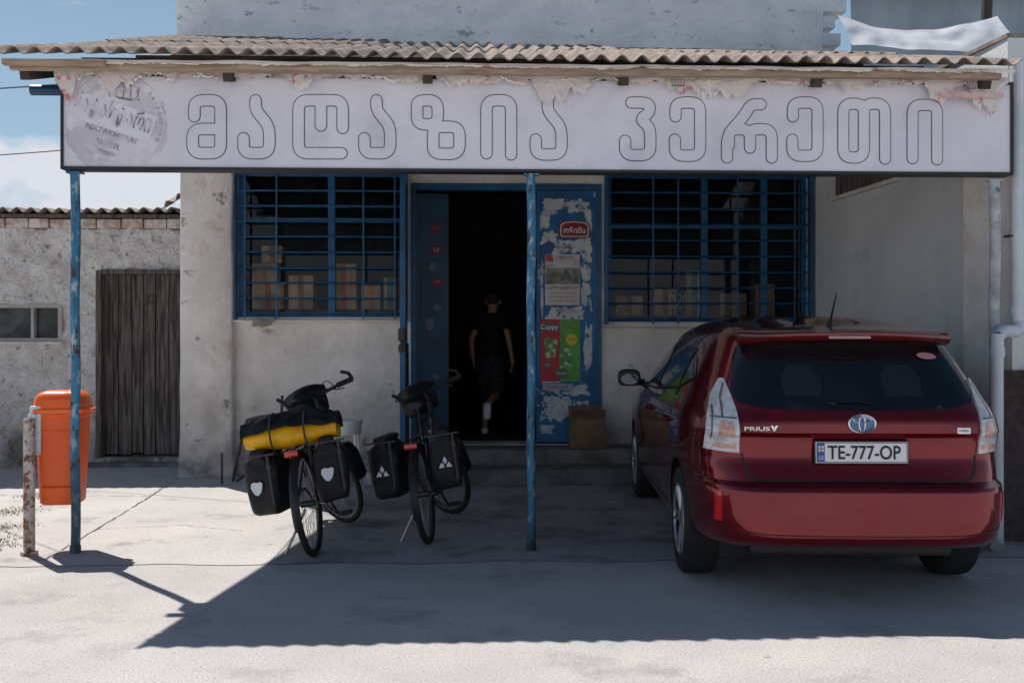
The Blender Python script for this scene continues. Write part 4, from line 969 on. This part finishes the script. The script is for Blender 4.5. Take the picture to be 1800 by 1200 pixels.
for md_ in ('l','r2'):
    sx=-1 if md_=='l' else 1; s2=sx
    b=B()
    low=[(.80,1.20),(1.25,1.12),(2.2,1.065),(3.42,1.035)]; up=[(1.00,1.31),(1.45,1.375),(2.05,1.395),(2.60,1.35),(3.42,1.045)]
    patch(b,low,up,md_,60,12,.004); sw=CP('side_window',b,carglass)
    for yb in (2.15,1.22):
        b=B(); strip(b,[(yb,1.07),(yb-.04,1.37)],.055,md_,.007,8); CP('window_pillar',b,blk,sw)
    b=B(); strip(b,[(.80,1.195),(1.25,1.112),(2.2,1.055),(3.42,1.025)],.014,md_,.007,40); CP('window_trim',b,blk,sw)
    b=B(); strip(b,[(2.13,1.05),(2.13,.42),(1.5,.33)],.008,md_); strip(b,[(1.25,1.10),(1.18,.85),(1.42,.50),(1.5,.34)],.008,md_); strip(b,[(3.22,1.0),(3.25,.45),(3.2,.34)],.008,md_); strip(b,[(1.5,.335),(3.2,.335)],.008,md_)
    CP('door_seam',b,blk)
    for y in (2.35,1.40):
        b=B(); p,n=proj((y,.90),md_); tube(b,[p+Vector((0,-.10,0)),p+n*.03+Vector((0,-.08,.005)),p+n*.03+Vector((0,.08,.005)),p+Vector((0,.10,0))],.013,8); CP('door_handle',b,red)
    b=B(); secs=[]; mx_=.955
    for yy,k in ((3.14,.85),(3.15,.97),(3.20,1),(3.27,.85),(3.32,.55),(3.34,.2)):
        secs.append([(sx*(mx_+.095*k*math.copysign(abs(math.cos(a*math.pi/8))**.6,math.cos(a*math.pi/8))),yy,1.085+.072*k*math.copysign(abs(math.sin(a*math.pi/8))**.6,math.sin(a*math.pi/8))) for a in range(16)])
    loft(b,secs); tube(b,[(sx*.82,3.24,1.04),(sx*.90,3.24,1.05)],.03,8); mr_=CP('wing_mirror',b,[blk])
    b=B(); loft(b,[[(sx*(mx_+.074*math.cos(a*math.pi/8)),yy,1.075+.046*math.sin(a*math.pi/8)) for a in range(16)] for yy in (3.1385,3.1365)]); CP('mirror_glass',b,mirm,mr_)
    b=B(); inner=[(s2*.672,1.205),(s2*.654,1.12),(s2*.642,1.02),(s2*.636,.93),(s2*.634,.82)]; outer=[(s2*.692,1.205),(s2*.742,1.12),(s2*.772,1.03),(s2*.786,.95),(s2*.794,.83)]
    patch(b,inner,outer,'r',28,10,.014); tl=CP('tail_light',b,lampc)
    b=B(); patch(b,[(s2*.668,.985),(s2*.660,.95),(s2*.656,.91)],[(s2*.722,.985),(s2*.730,.95),(s2*.735,.91)],'r',10,6,.0165); CP('indicator_lens',b,lampo,tl)
    b=B(); patch(b,[(s2*.650,.868),(s2*.648,.840)],[(s2*.752,.868),(s2*.756,.845)],'r',10,4,.0165); CP('reversing_lens',b,lampo,tl)
    b=B(); strip(b,[(s2*.678,1.18),(s2*.706,1.10),(s2*.712,1.00)],.008,'r',.0165,14); CP('lamp_detail',b,lamps,tl)
    b=B(); strip(b,[(s2*.748,1.06),(s2*.760,.95),(s2*.764,.89)],.006,'r',.0165,14); CP('lamp_rib',b,lamps,tl)
    b=B(); strip(b,[(s2*.650,1.00),(s2*.765,1.005)],.006,'r',.0165,10); CP('lamp_divider',b,lamps,tl)
    b=B(); xr=.735; patch(b,[(s2*xr,.46),(s2*xr,.62)],[(s2*(xr+.030),.46),(s2*(xr+.030),.62)],'r',10,4,.006); CP('reflector',b,lampr)
    b=B(); strip(b,[(.25,.675),(.45,.67),(.56,.655)],.008,md_); CP('bumper_seam',b,blk)
b=B()
strip(b,mir([(-.622,.815),(-.615,.76),(-.595,.705),(-.555,.680),(-.3,.677)]),.012,'r',.0025,80)
CP('hatch_seam',b,blk)
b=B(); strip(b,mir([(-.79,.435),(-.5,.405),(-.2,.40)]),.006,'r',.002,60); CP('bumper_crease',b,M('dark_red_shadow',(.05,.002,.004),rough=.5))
b=B(); box(b,-.55,.55,.30,.9,.24,.31,bev=.01); CP('rear_valance',b,blk)
b=B(); secs=[]
for i in range(25):
    x=-.585+1.17*i/24; q=(x/.585)**2; yb=.315+.08*q*q; dz=-.020*q
    secs.append([(x,.64,1.503+dz*.9),(x,.44,1.484+dz),(x,yb+.02,1.462+dz),(x,yb,1.450+dz),(x,yb+.016,1.432+dz),(x,.46,1.412+dz)])
loft(b,secs); spo=CP('roof_spoiler',b,red)
b=B(); box(b,-.115,.115,.309,.325,1.433,1.448,bev=.004); CP('brake_light',b,M('brake_clear',(.45,.30,.28),rough=.2),spo)
b=B(); tube(b,[(.01,.74,1.49),(.01,.72,1.538)],.026,10,r2=.012); tube(b,[(.01,.72,1.53),(.025,.64,1.70)],.0075,8,r2=.004); CP('antenna',b,blk)
pp=B(); T=Matrix.Translation((0,.114,.830))@Matrix.Rotation(R(-3),4,'X'); box(pp,-.243,.243,-.006,.004,-.056,.056,bev=.003); box(pp,-.250,.250,.0045,.03,-.063,.063,bev=.004)
pp.faces.ensure_lookup_table()
for f in pp.faces:
    if max(v.co.y for v in f.verts)>.0042: f.material_index=1
pp.transform(T); pl=CP('number_plate',pp,[platew,blk],None,False)
b=B(); text(b,'TE-777-OP',.012,0,.074,-.0088,w=.385,font_bold=.014)
for x0,x1,z0,z1 in ((-.239,.239,.049,.052),(-.239,.239,-.052,-.049),(-.239,-.236,-.049,.049),(.236,.239,-.049,.049)): rect(b,x0,x1,z0,z1,-.0078)
b.transform(T); CP('plate_lettering',b,M('plate_black',(.01,.01,.01),rough=.5),pl,False)
b=B(); rect(b,-.235,-.196,-.048,.048,-.0072); s=nf(b); rect(b,-.230,-.201,.005,.034,-.0084); text(b,'GE',-.2155,-.028,.02,-.0084,w=.028); sm(b,s,1)
s=nf(b); rect(b,-.218,-.213,.005,.034,-.0090); rect(b,-.230,-.201,.017,.022,-.0092); sm(b,s,2)
b.transform(T); CP('plate_band',b,[plateb,white,redp],pl,False)
b=B(); p,n=proj((0,.985),'r'); yo=p.y-.010
def ell(bm,rx,rz,cx,cz,r): tube(bm,[(cx+rx*math.cos(2*math.pi*i/32),yo,cz+rz*math.sin(2*math.pi*i/32)) for i in range(32)],r,6,closed=True)
ell(b,.070,.047,0,.985,.0055); ell(b,.046,.014,0,1.006,.0038); ell(b,.016,.042,0,.985,.0038); em=CP('emblem',b,chrome)
b=B(); disc(b,(0,.985),.068,yo+.004,32,.045); CP('emblem_field',b,emblemb,em,False)
b=B(); yq=proj((-.5,.955),'r')[0].y-.006; text(b,'PRIUS',-.553,.955,.022,yq,w=.135,font_bold=.02); text(b,'v',-.462,.957,.030,yq,w=.042,font_bold=.04); CP('model_badge',b,chrome,None,False)
b=B(); yq=proj((.55,.945),'r')[0].y-.006; rect(b,.505,.575,.93,.962,yq); s=nf(b); text(b,'HYBRID',.54,.946,.012,yq-.002,w=.055); sm(b,s,1); CP('hybrid_badge',b,[chrome,plateb],None,False)
for y in (.92,3.70):
    for s_ in (-1,1):
        T=Matrix.Translation((s_*.760,y,.326)); b=B()
        prof=[(-.095,.215),(-.103,.26),(-.098,.305),(-.08,.322),(-.04,.326),(.04,.326),(.08,.322),(.098,.305),(.103,.26),(.095,.215)]
        V=[[b.verts.new(T@Vector((px,r_*math.cos(2*math.pi*i/48),r_*math.sin(2*math.pi*i/48)))) for px,r_ in prof] for i in range(48)]
        for i in range(48):
            for j in range(len(prof)-1): b.faces.new((V[i][j],V[(i+1)%48][j],V[(i+1)%48][j+1],V[i][j+1]))
        ty=CP('wheel',b,rubber)
        b=B(); torus(b,.208,.012,48,8,T@Matrix.Translation((s_*.090,0,0)))
        tube(b,[T@Vector((s_*.05,0,0)),T@Vector((s_*.088,0,0))],.055,20)
        for k in range(5):
            for dk in (-.16,.16):
                a=2*math.pi*k/5+dk; tube(b,[T@Vector((s_*.075,.04*math.cos(a),.04*math.sin(a))),T@Vector((s_*.088,.205*math.cos(a),.205*math.sin(a)))],.015,6)
        CP('rim',b,alloy,ty)
        b=B(); tube(b,[T@Vector((s_*.0,0,0)),T@Vector((s_*.045,0,0))],.21,32); CP('brake_drum',b,blk,ty)

# ------------------------------------------------------------------ person
per=thing('person','person in black t-shirt and patterned trousers walking into the shop','person',(.172,11.15,.312),(R(-5),0,R(-16)))
def skinmesh(name,V,E,mat_,root=0,sub=2,parent=None,extra=None):
    me=bpy.data.meshes.new(name); me.from_pydata([v[0] for v in V],E,[]); o=bpy.data.objects.new(name,me); COL.objects.link(o)
    mo=o.modifiers.new('s','SKIN'); mo.use_smooth_shade=True
    for i,v in enumerate(V):
        sv=me.skin_vertices[0].data[i]; sv.radius=v[1]; sv.use_root=(i==root)
    so_=o.modifiers.new('u','SUBSURF'); so_.levels=sub; so_.render_levels=sub
    dg=bpy.context.evaluated_depsgraph_get(); m2=bpy.data.meshes.new_from_object(o.evaluated_get(dg)); bpy.data.objects.remove(o)
    bm=B(); bm.from_mesh(m2)
    if extra: extra(bm)
    return part(per,name,bm,mat_,world=False,smooth=True,parent=parent,ang=80)
V=[((0,0,.90),(.11,.085)),((0,.01,1.03),(.095,.075)),((0,.03,1.2),(.12,.085)),((0,.05,1.33),(.08,.06)),((0,.06,1.40),(.045,.045)),((0,.08,1.49),(.078,.092)),((0,.08,1.57),(.07,.082)),
 ((-.145,.04,1.31),(.048,.045)),((-.215,-.04,1.06),(.036,.036)),((-.225,.08,.87),(.023,.027)),((-.22,.12,.80),(.016,.035)),
 ((.145,.04,1.31),(.048,.045)),((.225,-.06,1.07),(.036,.036)),((.25,.02,.87),(.023,.027)),((.25,.06,.80),(.016,.035)),
 ((-.08,.0,.82),(.08,.085)),((-.08,.17,.47),(.052,.055)),((-.085,.16,.32),(.050,.054)),((-.085,.15,.09),(.033,.036)),((-.09,.27,.035),(.038,.025)),
 ((.08,0,.82),(.08,.085)),((.085,.05,.46),(.052,.055)),((.088,-.13,.42),(.050,.054)),((.09,-.34,.36),(.033,.036)),((.09,-.37,.22),(.034,.024))]
E=[(0,1),(1,2),(2,3),(3,4),(4,5),(5,6),(3,7),(7,8),(8,9),(9,10),(3,11),(11,12),(12,13),(13,14),(0,15),(15,16),(16,17),(17,18),(18,19),(0,20),(20,21),(21,22),(22,23),(23,24)]
def extra(bm):
    for s_,h in ((-1,Vector((-.22,.12,.80))),(1,Vector((.25,.06,.80)))):
        for k,(dy,l) in enumerate(((-.025,.075),(-.008,.085),(.009,.08),(.026,.062))):
            tube(bm,[h+Vector((0,dy,.0)),h+Vector((-s_*.004,dy,-.035)),h+Vector((-s_*.015,dy,-.035-l*.45)),h+Vector((-s_*.028,dy,-.03-l*.8))],.0085,8,r2=.0065)
        tube(bm,[h+Vector((0,.02,.03)),h+Vector((-s_*.012,.045,.0)),h+Vector((-s_*.02,.052,-.03))],.0095,8,r2=.0075)
    tube(bm,[(0,.165,1.52),(0,.185,1.49),(0,.17,1.483)],.012,8)
    for s_ in (-1,1): tube(bm,[(s_*.078,.07,1.53),(s_*.088,.06,1.51),(s_*.08,.07,1.48)],.012,8)
pb=skinmesh('body',V,E,skin,extra=extra)
skinmesh('t_shirt',[((0,.02,1.08),(.135,.105)),((0,.03,1.2),(.155,.115)),((0,.045,1.31),(.135,.095)),((0,.055,1.375),(.065,.06)),((-.15,.04,1.31),(.068,.062)),((-.19,-.015,1.16),(.060,.058)),((.15,.04,1.31),(.068,.062)),((.20,-.02,1.16),(.060,.058)),((0,0,.94),(.15,.118)),((0,0,.82),(.155,.125))],[(0,1),(1,2),(2,3),(2,4),(4,5),(2,6),(6,7),(0,8),(8,9)],shirt)
skinmesh('trousers',[((0,0,.88),(.14,.11)),((0,0,1.0),(.12,.095)),((-.085,.01,.74),(.105,.11)),((-.082,.165,.50),(.088,.09)),((-.085,.165,.34),(.080,.085)),((.085,.0,.74),(.105,.11)),((.085,.05,.48),(.088,.09)),((.087,-.06,.42),(.082,.08))],[(0,1),(0,2),(2,3),(3,4),(0,5),(5,6),(6,7)],trous)
shoem=M('pale_shoe',(.72,.70,.68),rough=.8)
for nm,P in (('shoe',[((-.085,.12,.05),(.042,.045)),((-.09,.21,.04),(.045,.036)),((-.09,.29,.03),(.038,.026))]),('shoe',[((.09,-.395,.36),(.042,.036)),((.09,-.415,.27),(.048,.030)),((.09,-.40,.17),(.040,.026))])):
    skinmesh(nm,P,[(0,1),(1,2)],shoem,sub=2)
skinmesh('hair',[((0,.05,1.525),(.100,.096)),((0,.06,1.59),(.082,.084)),((0,.01,1.46),(.080,.062)),((0,-.055,1.56),(.040,.034)),((0,-.07,1.54),(.034,.03))],[(0,1),(0,2),(0,3),(3,4)],hairm)
